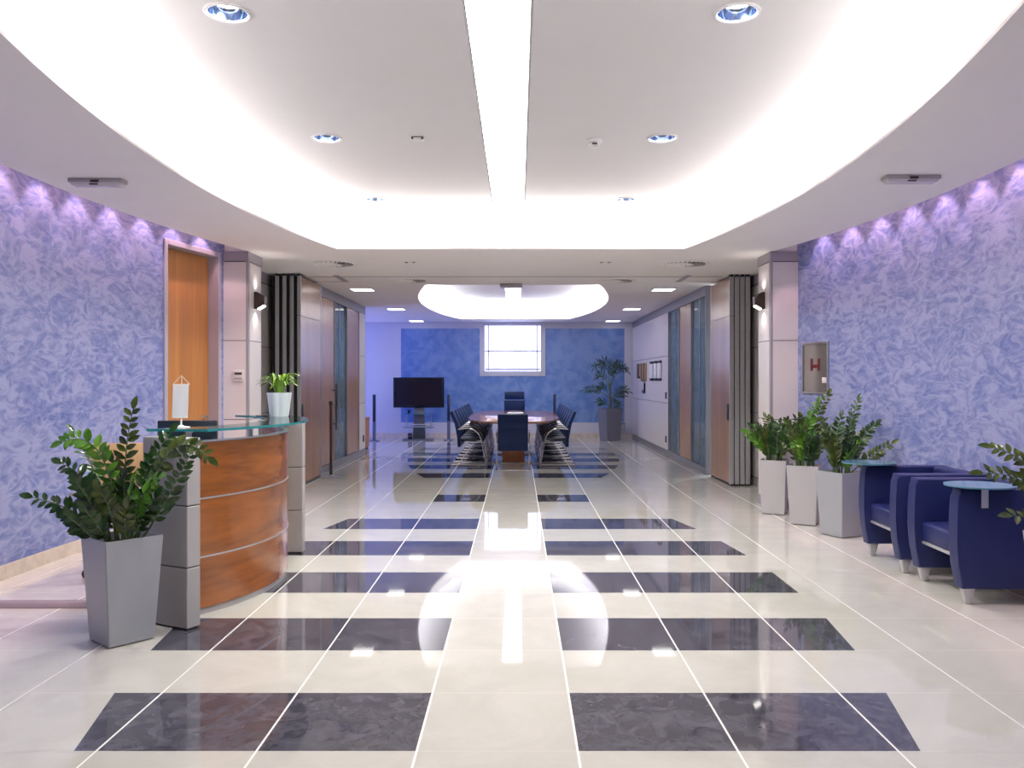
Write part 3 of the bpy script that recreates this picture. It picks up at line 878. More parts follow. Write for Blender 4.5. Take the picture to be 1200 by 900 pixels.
bm = bmn(); pylon(bm, (-2.05-OX, 6.88-OY), radians(2), .36, .10); obj('end_panel', bm, [M['silverpaint'], M['seam']], t, 30)
bm = bmn()
o_ = arc(1.56, 4.96, 6.95); i_ = arc(1.27, 4.98, 6.93)
prism(bm, o_+i_[::-1], 1.123, 1.138, 0, 1)
obj('glass_counter', bm, [M['glass'], M['glassedge']], t, 30)
for y, r in ((5.05, 1.39), (5.5, 1.385), (6.0, 1.385), (6.5, 1.385), (6.8, 1.39)):
    bm = bmn(); x = DCX+sqrt(r*r-(y-DCY)**2)-OX
    lathe(bm, [(0, 1.06), (.016, 1.06), (.016, 1.112), (.024, 1.115), (.024, 1.1225), (0, 1.1225)], (x, y-OY, 0), 16)
    obj('counter_post', bm, M['steel'], t)
bm = bmn(); arcband(bm, .85, DR-.032, 5.12, 6.66, .715, .742); obj('worktop', bm, M['claddark'], t, 30)
bm = bmn()
for y in (5.35, 6.45):
    x = DCX+sqrt(.8**2-(y-DCY)**2)-OX; box(bm, x-.02, x+.25, y-OY-.02, y-OY+.02, 0, .715, r=.004, seg=1)
obj('support', bm, M['silverpaint'], t)

# things on and behind the counter
ZG = 1.1385
t = thing('table_flag', 'small blank white flag on a stand on the glass counter', 'flag', (-1.98, 5.13, ZG))
bm = bmn(); lathe(bm, [(0, 0), (.052, 0), (.052, .004), (.022, .008), (.006, .016), (.0035, .05), (0, .05)], seg=28); obj('base', bm, M['plastic'], t)
bm = bmn(); tube(bm, [(0, .008, .03), (0, .008, .318)], .003, 8); obj('pole', bm, M['flagtrim'], t)
bm = bmn(); fl = []
N = 10
for k in range(N+1):
    fz = k/N
    fl.append([((-.048+.096*i/6)+.006*fz*-1, .0015*sin(i*1.3+fz*3)-.004, .262-.205*fz) for i in range(7)])
for a, b in zip(fl, fl[1:]):
    for i in range(6): quad(bm, [a[i], a[i+1], b[i+1], b[i]])
bmesh.ops.remove_doubles(bm, verts=bm.verts, dist=1e-5)
bmesh.ops.solidify(bm, geom=list(bm.faces), thickness=.002)
obj('banner', bm, M['flag'], t, 60)
bm = bmn()
tube(bm, [(-.05, .002, .264), (0, .004, .318)], .0018, 6); tube(bm, [(.05, .002, .264), (0, .004, .318)], .0018, 6); tube(bm, [(-.052, .002, .264), (.052, .002, .264)], .0022, 6)
obj('cord', bm, M['flagtrim'], t)

t = thing('pen', 'dark pen lying on the glass counter near the small plant', 'pen', (-1.94, 6.62, ZG+.005), radians(-25))
bm = bmn(); tube(bm, [(-.06, 0, 0), (.05, 0, 0)], .0045, 8); obj('barrel', bm, M['darkplastic'], t)
bm = bmn(); tube(bm, [(.05, 0, 0), (.07, 0, -.001)], .004, 8, r1=.001); obj('tip', bm, M['steel'], t)

t = thing('computer_monitor', 'dark computer monitor behind the reception counter', 'monitor', (-2.13, 5.62, .7435), radians(8))
bm = bmn(); box(bm, -.19, .19, -.028, .012, .10, .415, r=.008); obj('casing', bm, M['monitor'], t)
bm = bmn(); box(bm, -.175, .175, .0122, .014, .115, .40); obj('screen', bm, M['screen'], t, 0)
bm = bmn(); tube(bm, [(0, -.03, .01), (0, -.04, .2)], .02, 10); lathe(bm, [(0, 0), (.1, 0), (.1, .008), (.03, .014), (0, .014)], (0, -.02, 0), 24); obj('foot', bm, M['monitor'], t)

def blade(bm, base, d, L, w, droop, lift, mi=0):
    """strap leaf"""
    d = Vector((*d, 0)).normalized(); s = Vector((-d.y, d.x, 0))
    prev = None; n = 7
    for k in range(n+1):
        f = k/n
        p = Vector(base)+d*L*f*(.35+.65*f)+Vector((0, 0, lift*sin(min(1, f*1.1)*pi*.62)-droop*f*f))
        ww = w*(sin(pi*(f*.9+.1))**.6)*.5 if k < n else .0005
        cur = [bm.verts.new(p-s*ww+Vector((0, 0, ww*.5))), bm.verts.new(p), bm.verts.new(p+s*ww+Vector((0, 0, ww*.5)))]
        if prev:
            for a in (0, 1): bm.faces.new([prev[a], prev[a+1], cur[a+1], cur[a]])
        prev = cur
t = thing('counter_plant', 'bright green leafy plant in a fluted white pot on the glass counter', 'potted plant', (-1.815, 6.66, ZG))
bm = bmn()
def flute(rr, z, n=60): return [(rr*(.94+.14*abs(cos(a*3.5)))*cos(a), rr*(.94+.14*abs(cos(a*3.5)))*sin(a), z) for a in [2*pi*k/n for k in range(n)]]
rings = [[bm.verts.new(p) for p in flute(r, z)] for r, z in ((.066, 0), (.07, .01), (.09, .182), (.091, .19), (.084, .19), (.08, .165))]
for a, b in zip(rings, rings[1:]):
    for k in range(60): bm.faces.new([a[k], a[(k+1) % 60], b[(k+1) % 60], b[k]])
bm.faces.new(rings[0][::-1]); bm.faces.new(rings[-1])
obj('pot', bm, M['pot'], t, 50)
rnd = random.Random(3)
for k in range(34):
    a = 2*pi*k/34*5.1; bm = bmn()
    blade(bm, (.03*cos(a), .03*sin(a), .166), (cos(a), sin(a)), rnd.uniform(.06, .17), rnd.uniform(.02, .032), rnd.uniform(.0, .07), rnd.uniform(.11, .19))
    obj('leaf', bm, M['leafp'], t, 60)

# wooden-backed desk chair behind the desk
t = thing('desk_chair', 'plywood-backed swivel chair behind the reception desk', 'chair', (-2.80, 6.15, 0), radians(200))
bm = bmn(); prism(bm, [(-.19, .62), (.19, .62), (.21, .98), (-.21, .98)], .19, .205, r=.004, axis='y'); obj('backrest', bm, M['plywood'], t)
bm = bmn(); box(bm, -.17, .17, .14, .19, .64, .90, r=.02); obj('back_pad', bm, M['leather'], t)
bm = bmn(); box(bm, -.22, .22, -.22, .2, .43, .49, r=.02); obj('seat', bm, M['leather'], t)
bm = bmn(); tube(bm, [(0, .15, .44), (0, .22, .5), (0, .215, .7)], .016, 8); obj('back_support', bm, M['black'], t)
bm = bmn(); tube(bm, [(0, 0, .08), (0, 0, .43)], .025, 12); obj('gas_lift', bm, M['steel'], t)
for k in range(5):
    a = 2*pi*k/5; bm = bmn(); tube(bm, [(0, 0, .1), (.26*cos(a), .26*sin(a), .065)], .02, 8, r1=.012); g = obj('leg', bm, M['black'], t)
    bm = bmn(); lathe(bm, [(0, -.028), (.02, -.024), (.028, 0), (.02, .024), (0, .028)], (.26*cos(a), .26*sin(a), .028), 14); obj('caster', bm, M['black'], g)

# cable cover strip on the floor
bm = bmn(); hexa(bm, [(-3.56, 5.24, .001), (-2.46, 5.24, .001), (-2.46, 5.36, .001), (-3.56, 5.36, .001), (-3.56, 5.265, .03), (-2.46, 5.265, .03), (-2.46, 5.335, .03), (-3.56, 5.335, .03)], r=.004)
tag(obj('cable_cover', bm, M['cover']), 'low dark cable cover strip on the floor behind the big planter', 'cable cover')

# ------------------------------------------------------------------ plants
def leaflet(bm, p, d, n, L, W, curl=.15, mi=0):
    d = d.normalized(); s = d.cross(n)
    if s.length < 1e-4: return
    s.normalize(); n = s.cross(d).normalized()
    prof = ((0, .0), (.18, .62), (.45, 1.), (.75, .72), (1., 0.))
    prev = None
    for f, w in prof:
        c = p+d*L*f-n*L*curl*f*f
        hw = W*.5*w
        if w == 0: cur = [bm.verts.new(c)]
        else: cur = [bm.verts.new(c-s*hw+n*hw*.35), bm.verts.new(c), bm.verts.new(c+s*hw+n*hw*.35)]
        if prev:
            if len(prev) == 1: bm.faces.new([prev[0], cur[1], cur[0]]).material_index = mi; bm.faces.new([prev[0], cur[2], cur[1]]).material_index = mi
            elif len(cur) == 1: bm.faces.new([prev[0], prev[1], cur[0]]).material_index = mi; bm.faces.new([prev[1], prev[2], cur[0]]).material_index = mi
            else:
                for a in (0, 1): bm.faces.new([prev[a], prev[a+1], cur[a+1], cur[a]]).material_index = mi
        prev = cur

def spline(P, n):
    P = [Vector(p) for p in P]
    if len(P) == 3:
        return [P[0]*(1-f)**2+P[1]*2*f*(1-f)+P[2]*f*f for f in [i/n for i in range(n+1)]]
    return [P[0]*(1-f)**3+P[1]*3*f*(1-f)**2+P[2]*3*f*f*(1-f)+P[3]*f**3 for f in [i/n for i in range(n+1)]]

def frond(t, P, face, rnd, m='leaf', n=11, L=.080, W=.040, t0=.26, r=.007, spread=.9, curl=.15, stem='stem', sname='frond'):
    pts = spline(P, 14)
    bm = bmn(); tube(bm, pts, r, 6, r1=r*.35)
    st = obj(sname, bm, M[stem], t, 40)
    bm = bmn()
    for k in range(n):
        f = t0+(1-t0)*(k+.2)/n
        i = min(int(f*14), 13); p = pts[i].lerp(pts[i+1], f*14-i)
        T = (pts[i+1]-pts[i]).normalized()
        N = Vector(face)-T*Vector(face).dot(T)
        if N.length < .05: N = Vector((0, 0, 1)).cross(T)
        N.normalize(); S = T.cross(N).normalized()
        sc = (.72+.28*sin(pi*min(1, (k+1)/n*1.15)))*rnd.uniform(.88, 1.1)
        for s in (-1, 1):
            d = S*s*spread+T*rnd.uniform(.45, .85)+N*rnd.uniform(-.25, .45)
            leaflet(bm, p+T*rnd.uniform(0, .012)*(s+1), d, N+S*s*rnd.uniform(-.6, .25)+T*rnd.uniform(-.35, .35), L*sc, W*sc, curl)
    T = (pts[-1]-pts[-2]).normalized(); N = Vector(face)-T*Vector(face).dot(T)
    leaflet(bm, pts[-1], T, N if N.length > .05 else Vector((1, 0, 0)), L, W, curl)
    obj('leaflets', bm, M[m], st, 60)
    return st

def planter(t, wt, wb, h, m, rz):
    mx = Matrix.Rotation(rz, 4, 'Z')
    def sq(w, z): return [mx @ Vector((x*w/2, y*w/2, z)) for x, y in ((-1, -1), (1, -1), (1, 1), (-1, 1))]
    bm = bmn()
    A_, B_, C_, D_ = sq(wb, .006), sq(wt, h), sq(wt-.024, h), sq(wt-.05, h-.05)
    vs = [[bm.verts.new(p) for p in q] for q in (A_, B_, C_, D_)]
    bm.faces.new(vs[0][::-1])
    for a, b in zip(vs, vs[1:]):
        for k in range(4): bm.faces.new([a[k], a[(k+1) % 4], b[(k+1) % 4], b[k]])
    bmesh.ops.recalc_face_normals(bm, faces=bm.faces)
    es = [e for e in bm.edges if not e.is_boundary]
    bmesh.ops.bevel(bm, geom=es, offset=.004, segments=2, affect='EDGES')
    p = obj('pot', bm, M[m], t, 25)
    bm = bmn(); q = sq(wt-.052, h-.045); f = [bm.verts.new(v) for v in q]; bm.faces.new(f)
    q = sq(wb-.05, .0); q2 = sq(wb-.05, .01)
    obj('soil', bm, M['soil'], t, 0)
    bm = bmn(); hexa(bm, [tuple(v) for v in q]+[tuple(v) for v in q2]); obj('foot', bm, M['black'], p, 0)

# big planter in front of the desk
rnd = random.Random(11)
PX, PY = -2.10, 4.62
t = thing('potted_zz_plant', 'glossy dark green plant in a tall silver planter in front of the reception desk', 'potted plant', (PX, PY, 0))
PH = .575
planter(t, .315, .247, PH, 'planter', radians(49))
B = lambda x, y=0.: (x, y, PH-.05)
cam = (0, -1, .25)
F = [   # control points relative to the pot centre, at soil height PH-.05
 ([B(-.08), (-.14, -.05, PH+.14), (-.43, -.10, PH+.22)], (0, -1, .6), 'leaf', 11),
 ([B(-.06), (-.12, 0, PH+.30), (-.34, .02, PH+.39)], (0, -1, .6), 'leaf', 11),
 ([B(-.04, .05), (-.12, .08, PH+.25), (-.33, .12, PH+.55)], (1, -.25, .2), 'leaf', 11),
 ([B(-.02, -.03), (.0, -.05, PH+.38), (-.10, -.08, PH+.60), (-.27, -.10, PH+.52)], (0, -1, .5), 'leafy', 13),
 ([B(.03, .02), (-.02, .0, PH+.35), (.06, .0, PH+.69)], cam, 'leafm', 13),
 ([B(.05, .08), (.06, .12, PH+.35), (.20, .15, PH+.55)], (.3, -.8, .5), 'leaf', 10),
 ([B(.08, 0), (.18, -.03, PH+.40), (.32, -.06, PH+.62), (.50, -.08, PH+.44)], (-.1, -1, .5), 'leafm', 14),
 ([B(.08, .04), (.22, .02, PH+.15), (.37, .02, PH+.45)], (.7, -.7, .2), 'leaf', 12),
 ([B(.04, -.06), (.10, -.12, PH+.28), (.18, -.24, PH+.36)], (-.2, -.7, .8), 'leafy', 9),
 ([B(.06, -.04), (.12, -.1, PH+.24), (.28, -.2, PH+.33)], (-.1, -.8, .7), 'leafy', 8),
 ([B(-.05, -.05), (-.10, -.1, PH+.18), (-.16, -.16, PH+.30)], cam, 'leaf', 9),
 ([B(.0, -.06), (.0, -.1, PH+.15), (-.04, -.16, PH+.26)], cam, 'leafm', 9),
 ([B(.0, .0), (.02, -.02, PH+.2), (.05, -.08, PH+.32)], cam, 'leaf', 9),
 ([B(-.07, .0), (-.14, -.02, PH+.18), (-.22, -.05, PH+.31)], cam, 'leaf', 10),
 ([B(.08, -.05), (.14, -.08, PH+.12), (.22, -.1, PH+.22)], cam, 'leaf', 8),
 ([B(-.08, -.07), (-.16, -.1, PH+.06), (-.26, -.12, PH+.14)], cam, 'leaf', 8),
 ([B(.02, .07), (.04, .1, PH+.2), (.10, .12, PH+.40)], cam, 'leaf', 10),
 ([B(-.03, .08), (-.06, .12, PH+.2), (-.12, .14, PH+.38)], cam, 'leaf', 10),
 ([B(.05, -.08), (.08, -.12, PH+.08), (.10, -.17, PH+.17)], cam, 'leafm', 7),
 ([B(-.03, -.08), (-.05, -.12, PH+.06), (-.10, -.18, PH+.15)], cam, 'leaf', 7),
]
for P, fc, m, n in F: frond(t, P, fc, rnd, m, n)

def zz(loc, label, rz, seed, hgt, m='planterw', wt=.345, wb=.27, pd=.60, extra=(), n=18, spread=.28, cols=('leaf', 'leafm', 'leaf', 'leafm', 'leaf', 'leafy')):
    rnd = random.Random(seed)
    t = thing('potted_zz_plant', label, 'potted plant', loc, 0, 'dark green plants in pale planters')
    planter(t, wt, wb, pd, m, rz)
    for P, fc, mm, k in extra: frond(t, P, fc, rnd, mm, k)
    for k in range(n):
        a = 2*pi*k/n*2.4+rnd.uniform(-.3, .3); q = rnd.uniform(.35, 1.)
        rr = spread*q; z = pd+hgt*(1.05-.45*q)*rnd.uniform(.8, 1.05)
        P = [(.08*cos(a), .08*sin(a), pd-.05), (.3*rr*cos(a), .3*rr*sin(a), pd+.6*(z-pd)), (rr*cos(a), rr*sin(a), z)]
        frond(t, P, (rnd.uniform(-.6, .6), -1, rnd.uniform(.1, .7)), rnd, rnd.choice(cols), rnd.randint(10, 13), .078, .038, .18)
    return t
pd = .6
zz((2.83, 9.0, 0), 'dark green plant in the pale planter beside the column, farthest of three', radians(-24), 21, .50, 'planterw', .275, .235, .575,
   [([(-.06, 0, pd-.05), (-.16, -.02, pd+.2), (-.32, -.05, pd+.27)], (0, -1, .5), 'leafy', 10)])
zz((2.935, 8.35, 0), 'bushy green plant in the middle of three pale planters', radians(-28), 22, .55, 'planterw', .305, .24, .585,
   [([(.03, 0, pd-.05), (.05, -.02, pd+.4), (.22, -.02, pd+.68)], (-.3, -1, .4), 'leafm', 13),
    ([(-.03, 0, pd-.05), (-.02, -.05, pd+.35), (.1, -.06, pd+.6)], (0, -1, .5), 'leafy', 12),
    ([(-.03, -.05, pd-.05), (-.05, -.15, pd+.25), (-.2, -.3, pd+.2)], (0, -.8, .8), 'leafy', 10)], cols=('leaf', 'leafm', 'leafy', 'leafm'))
zz((3.06, 7.72, 0), 'tall-stemmed plant in the planter next to the blue armchairs', radians(25), 23, .48, 'planter', .325, .265, .59,
   [([(.03, 0, pd-.05), (.03, 0, pd+.3), (.14, -.02, pd+.63)], (-.6, -1, .3), 'leaf', 13),
    ([(.05, 0, pd-.05), (.15, 0, pd+.3), (.30, -.02, pd+.42)], (-.4, -1, .3), 'leaf', 12),
    ([(.06, 0, pd-.05), (.16, -.1, pd+.1), (.34, -.26, pd+.26)], (-.3, -1, .4), 'leafm', 10),
    ([(-.03, 0, pd-.05), (-.08, 0, pd+.25), (-.02, -.02, pd+.48)], (-.6, -1, .3), 'leaf', 11)], n=12)
zz((3.08, 4.50, 0), 'plant with long arching stems in the planter beside the armchair with the glass tablet', radians(10), 24, .42, 'planter', .36, .27, .60,
   [([(-.08, 0, pd-.05), (-.18, -.02, pd+.34), (-.50, .0, pd+.33)], (0, -1, .7), 'leafm', 11),
    ([(-.05, 0, pd-.05), (-.16, -.02, pd+.40), (-.42, .05, pd+.46)], (0, -1, .7), 'leafm', 11),
    ([(-.06, -.03, pd-.05), (-.14, -.08, pd+.1), (-.42, -.12, pd+.12)], (0, -1, .9), 'leafm', 9),
    ([(-.03, 0, pd-.05), (-.08, 0, pd+.3), (-.18, .02, pd+.42)], (.3, -1, .4), 'leafm', 11),
    ([(-.02, -.03, pd-.05), (-.05, -.1, pd+.2), (-.24, -.14, pd+.24)], (0, -1, .9), 'leafm', 10),
    ([(-.02, 0, pd-.05), (-.03, -.05, pd+.35), (-.10, -.1, pd+.42)], (.2, -1, .4), 'leafy', 11),
    ([(-.05, 0, pd-.05), (-.12, -.02, pd+.22), (-.28, .0, pd+.30)], (0, -1, .6), 'leafm', 10)], n=12, spread=.28, cols=('leafm', 'leafm', 'leaf'))

# palm
t = thing('potted_palm', 'tall palm in a grey planter against the blue end wall', 'potted palm', (2.25, 19.75, 0))
planter(t, .44, .36, .75, 'palmpot', radians(24))
rnd = random.Random(5)
bm = bmn(); tube(bm, [(0, 0, .7), (.01, 0, 1.0), (0, .01, 1.35)], .035, 10, r1=.018); obj('trunk', bm, M['trunk'], t)
for k, (dx, dz, z0) in enumerate(((-.36, .52, 1.35), (-.18, .58, 1.35), (.08, .55, 1.35), (.24, .50, 1.35), (.38, .42, 1.35), (-.30, .28, 1.3), (-.58, .10, 1.12), (-.24, .20, 1.1), (.30, .06, 1.02), (.40, .16, 1.05), (.22, -.02, .92), (-.26, -.02, .92), (.05, .40, 1.3), (.16, -.08, .84))):
    dy = rnd.uniform(-.3, .2)
    frond(t, [(0, 0, z0-.15), (dx*.4, dy*.4, z0+dz*.9), (dx*.75, dy*.8, z0+dz*1.05), (dx, dy, z0+dz*.75)], (0, -1, .4), rnd, 'palm', 10, .17, .026, .3, .008, .55, .25)

# ------------------------------------------------------------------ blue armchairs (front towards -x)
def arm_poly():
    """side outline of an arm: x to the rear, z up"""
    return [(.035, .105), (.012, .25), (.0, .40), (.002, .55), (.010, .68), (.022, .735), (.67, .735), (.67, .105)]
def armchair(loc, rz, label, tablet):
    t = thing('armchair', label, 'armchair', loc, rz, 'blue tub armchairs')
    W = .36                                   # half width
    for s in (-1, 1):
        bm = bmn(); a, b = sorted((s*W, s*(W-.115)))
        prism(bm, arm_poly(), a, b, r=.014, seg=3, axis='y')
        obj('arm', bm, M['leather'], t, 50)
    bm = bmn(); box(bm, .55, .67, -W+.1, W-.1, .105, .735, r=.022, seg=3); obj('backrest', bm, M['leather'], t, 50)
    bm = bmn(); box(bm, .045, .56, -W+.116, W-.116, .30, .435, r=.022, seg=3); obj('seat_cushion', bm, M['leather'], t, 50)
    bm = bmn(); box(bm, .05, .56, -W+.116, W-.116, .278, .30, r=.003, seg=1); obj('seat_rail', bm, M['alu'], t)
    for sx, sy in ((.09, 1), (.09, -1), (.61, 1), (.61, -1)):
        bm = bmn(); y = sy*(W-.058)
        hexa(bm, [(sx-.018, y-.018, 0), (sx+.018, y-.018, 0), (sx+.018, y+.018, 0), (sx-.018, y+.018, 0), (sx-.035, y-.035, .108), (sx+.035, y-.035, .108), (sx+.035, y+.035, .108), (sx-.035, y+.035, .108)], r=.003)
        obj('leg', bm, M['alu'], t)
    if tablet:
        bm = bmn()
        y = tablet*(W-.06); x = .17 if tablet < 0 else .06
        n = 40
        poly = [(x+.21*cos(2*pi*k/n), y+.20*sin(2*pi*k/n)) for k in range(n)]
        prism(bm, poly, .752, .762, 0, r=.002)
        tb = obj('glass_tablet', bm, M['tablet'], t, 40)
        bm = bmn(); e = tablet*W
        a, b = sorted((e+tablet*.001, e+tablet*.008)); box(bm, x-.022, x+.022, a, b, .62, .752, r=.002, seg=1)
        box(bm, x-.03, x+.03, y-.03, y+.03, .736, .752, r=.003)
        obj('clamp', bm, M['alu'], tb)
armchair((2.865, 5.66, 0), radians(-1.5), 'blue leather tub armchair nearest the viewer, round glass tablet on its near arm', -1)
armchair((2.865, 6.52, 0), radians(-1.5), 'blue leather tub armchair beside the row of three planters', 1)

# ------------------------------------------------------------------ meeting table and chairs
TY0, TY1 = 13.65, 18.75
t = thing('conference_table', 'long dark cherry conference table with rounded ends', 'table', (0, (TY0+TY1)/2, 0))
bm = bmn()
n = 64; hw, hl = .83, (TY1-TY0)/2
poly = []
for k in range(n):
    a = 2*pi*k/n; c, s = cos(a), sin(a); e = 2/3.2
    poly.append((hw*abs(c)**e*(1 if c > 0 else -1), hl*abs(s)**e*(1 if s > 0 else -1)))
prism(bm, poly, .712, .745, r=.006)
obj('tabletop', bm, M['tablewood'], t, 40)
for y in (-1.75, 0, 1.75):
    bm = bmn(); box(bm, -.19, .19, y-.16, y+.16, .02, .712, r=.006); p = obj('pedestal', bm, M['redwood'], t)
    bm = bmn(); box(bm, -.36, .36, y-.24, y+.24, .001, .02, r=.005); obj('foot_plate', bm, M['steel'], p)

def make_chair(label):
    t = thing('conference_chair', label, 'chair', (0, 0, 0), 0, 'navy cantilever chairs round the conference table')
    # faces +x ; origin on the floor under the seat; x from back to front
    W = .25
    def skew(bm, prof, th, w, m, name, par, r=.014):
        pts = [Vector((x, 0, z)) for x, z in prof]
        f, b = [], []
        for i, p in enumerate(pts):
            d = (pts[min(i+1, len(pts)-1)]-pts[max(i-1, 0)]).normalized(); nrm = Vector((d.z, 0, -d.x))
            f.append((p+nrm*th/2)); b.append((p-nrm*th/2))
        poly = [(p.x, p.z) for p in f]+[(p.x, p.z) for p in reversed(b)]
        prism(bm, poly, -w, w, r=r, axis='y')
        return obj(name, bm, m, par, 40)
    bk = skew(bmn(), [(-.20, .31), (-.205, .45), (-.215, .60), (-.25, .70), (-.335, .895)], .05, W-.012, M['chairblue'], 'backrest', t)
    bm = bmn(); box(bm, -.235, -.229, -W+.02, W-.02, .604, .612); obj('seam', bm, M['chairblack'], bk, 0)
    skew(bmn(), [(-.18, .435), (0, .43), (.15, .435), (.215, .425)], .06, W-.02, M['chairblack'], 'seat', t)
    bm = bmn()
    right = []
    path = [(-.215, .605), (-.14, .618), (-.04, .622), (.04, .60), (.11, .55), (.155, .48), (.18, .40), (.215, .20), (.245, .04), (.24, .018), (.21, .013), (0, .013), (-.30, .013), (-.325, .013)]
    L_ = [(x, -W-.012, z) for x, z in path]; R_ = [(x, W+.012, z) for x, z in path]
    tube(bm, L_+[(-.335, -W+.02, .013)]+[(-.335, W-.02, .013)]+R_[::-1], .0115, 8)
    tube(bm, [(.10, -W-.01, .41), (.10, W+.01, .41)], .010, 8)
    tube(bm, [(.166, -W-.012, .41), (.10, -W-.01, .41)], .010, 8); tube(bm, [(.166, W+.012, .41), (.10, W+.01, .41)], .010, 8)
    obj('frame', bm, M['chrome'], t, 40)
    return t
order = ('first', 'second', 'third', 'fourth', 'fifth', 'sixth', 'seventh', 'eighth')
first = None
for s, side in ((-1, 'television'), (1, 'palm')):
    for k in range(8):
        y = 14.18+.625*k
        lab = 'navy cantilever chair on the %s side of the table, %s from the viewer' % (side, order[k])
        if first is None:
            first = make_chair(lab); first.location = (s*.70, y, 0); first.rotation_euler = (0, 0, 0 if s < 0 else pi)
        else: dup(first, (s*.70, y, 0), 0 if s < 0 else pi, lab)
dup(first, (0, 13.42, 0), pi/2, 'navy cantilever chair at the near head of the table, back to the viewer')

t = thing('executive_chair', 'high-backed navy chair at the far head of the table under the window', 'chair', (0, 19.25, 0), 0)
bm = bmn(); box(bm, -.24, .24, .14, .21, .50, .955, r=.025, seg=3); obj('backrest', bm, M['chairblue'], t, 50)
bm = bmn(); box(bm, -.23, .23, .13, .20, .975, 1.16, r=.025, seg=3); obj('headrest', bm, M['chairblue'], t, 50)
bm = bmn()
for s in (-1, 1): tube(bm, [(s*.245, .175, .93), (s*.245, .17, 1.0)], .012, 8)
obj('headrest_bracket', bm, M['chrome'], t)
bm = bmn(); box(bm, -.25, .25, -.26, .2, .43, .51, r=.025, seg=3); obj('seat', bm, M['chairblue'], t, 50)
for s in (-1, 1):
    bm = bmn(); tube(bm, [(s*.27, -.2, .46), (s*.28, -.2, .66), (s*.28, .12, .67), (s*.26, .18, .62)], .014, 8); obj('armrest', bm, M['chrome'], t)
bm = bmn(); tube(bm, [(0, 0, .07), (0, 0, .43)], .028, 12); obj('gas_lift', bm, M['chrome'], t)
for k in range(5):
    a = 2*pi*k/5+.3; bm = bmn(); tube(bm, [(0, 0, .10), (.28*cos(a), .28*sin(a), .07)], .022, 8, r1=.014); g = obj('leg', bm, M['chrome'], t)
    bm = bmn(); lathe(bm, [(0, -.03), (.02, -.026), (.03, 0), (.02, .026), (0, .03)], (.28*cos(a), .28*sin(a), .03), 14); obj('caster', bm, M['black'], g)

t = thing('conference_phone', 'white and dark conference phone in the middle of the table', 'phone', (.03, 16.9, .7455))
bm = bmn(); lathe(bm, [(0, 0), (.16, 0), (.17, .012), (.14, .03), (0, .04)], seg=36); obj('body', bm, M['plastic'], t)
bm = bmn(); lathe(bm, [(0, .034), (.095, .034), (.09, .048), (0, .055)], seg=30); obj('speaker_dome', bm, M['darkplastic'], t)

# ------------------------------------------------------------------ television corner
t = thing('tv_stand', 'grey pedestal stand with glass shelves under the television', 'stand', (-2.27, 19.9, 0))
bm = bmn(); prism(bm, [(-.36, -.22), (.36, -.22), (.33, .24), (-.33, .24)], .001, .03, r=.006); obj('base', bm, M['tvgrey'], t)
bm = bmn(); prism(bm, [(-.15, .03), (.15, .03), (.12, .769), (-.12, .769)], .02, .10, r=.01, axis='y'); obj('pillar', bm, M['tvgrey'], t)
for z, w in ((.30, .36), (.62, .32)):
    bm = bmn(); box(bm, -w, w, -.22, .02, z, z+.012, r=.003, seg=1); obj('shelf', bm, M['glassedge'], t)
bm = bmn(); tube(bm, [(-.29, 0, .30), (-.29, 0, .62)], .010, 8); obj('shelf_post', bm, M['steel'], t)
bm = bmn(); tube(bm, [(.29, 0, .30), (.29, 0, .62)], .010, 8); obj('shelf_post', bm, M['steel'], t)
t = thing('television', 'large flat black television on the pedestal stand', 'television', (-2.27, 19.88, .77))
bm = bmn()
for b in ((-.60, -.555, 0, .715), (.555, .60, 0, .715), (-.555, .555, 0, .055), (-.555, .555, .675, .715)): box(bm, b[0], b[1], -.03, .05, b[2], b[3], r=.004, seg=1)
obj('bezel', bm, M['gloss'], t)
bm = bmn(); box(bm, -.557, .557, -.018, .04, .053, .677); obj('screen', bm, M['screen'], t, 0)
bm = bmn(); box(bm, -.09, .09, .045, .112, 0, .45, r=.006); obj('mount', bm, M['tvgrey'], t)
t = thing('disc_player', 'silver player on the middle shelf of the television stand', 'player', (-2.22, 19.78, .3125))
bm = bmn(); box(bm, -.21, .21, -.1, .1, .003, .07, r=.006); obj('case', bm, M['alu'], t)
bm = bmn(); box(bm, -.15, .14, -.104, -.1, .03, .05); obj('display', bm, M['gloss'], t, 0)
t = thing('webcam', 'small dark camera on the upper shelf of the television stand', 'camera', (-2.49, 19.79, .6325))
bm = bmn(); box(bm, -.03, .03, -.03, .03, .02, .085, r=.01); obj('body', bm, M['gloss'], t)
bm = bmn(); lathe(bm, [(0, 0), (.03, 0), (.02, .02), (0, .02)], seg=14); obj('foot', bm, M['gloss'], t)
t = thing('power_box', 'small black box on the base of the television stand', 'box', (-2.47, 19.83, .0305))
bm = bmn(); box(bm, -.045, .045, -.06, .06, 0, .14, r=.006); obj('case', bm, M['gloss'], t)
bm = bmn(); box(bm, -.02, .02, -.063, -.06, .05, .09); obj('socket', bm, M['tvgrey'], t, 0)

def speaker(x, y, label, rz=0):
    t = thing('tower_speaker', label, 'speaker', (x, y, 0), rz, 'slim tower speakers')
    bm = bmn(); box(bm, -.115, .115, -.11, .11, .001, .018, r=.005); obj('base', bm, M['speakstand'], t)
    bm = bmn(); box(bm, -.038, .038, -.02, .03, .018, .45, r=.006); obj('stand', bm, M['speakstand'], t)
    bm = bmn(); box(bm, -.034, .034, -.035, .035, .45, 1.085, r=.008); obj('cabinet', bm, M['speaker'], t)
speaker(-3.27, 19.55, 'slim tower speaker in the corner by the wooden partition')
speaker(-1.56, 19.85, 'slim tower speaker between the television and the chairs')
speaker(.95, 19.95, 'slim tower speaker behind the chairs on the palm side')

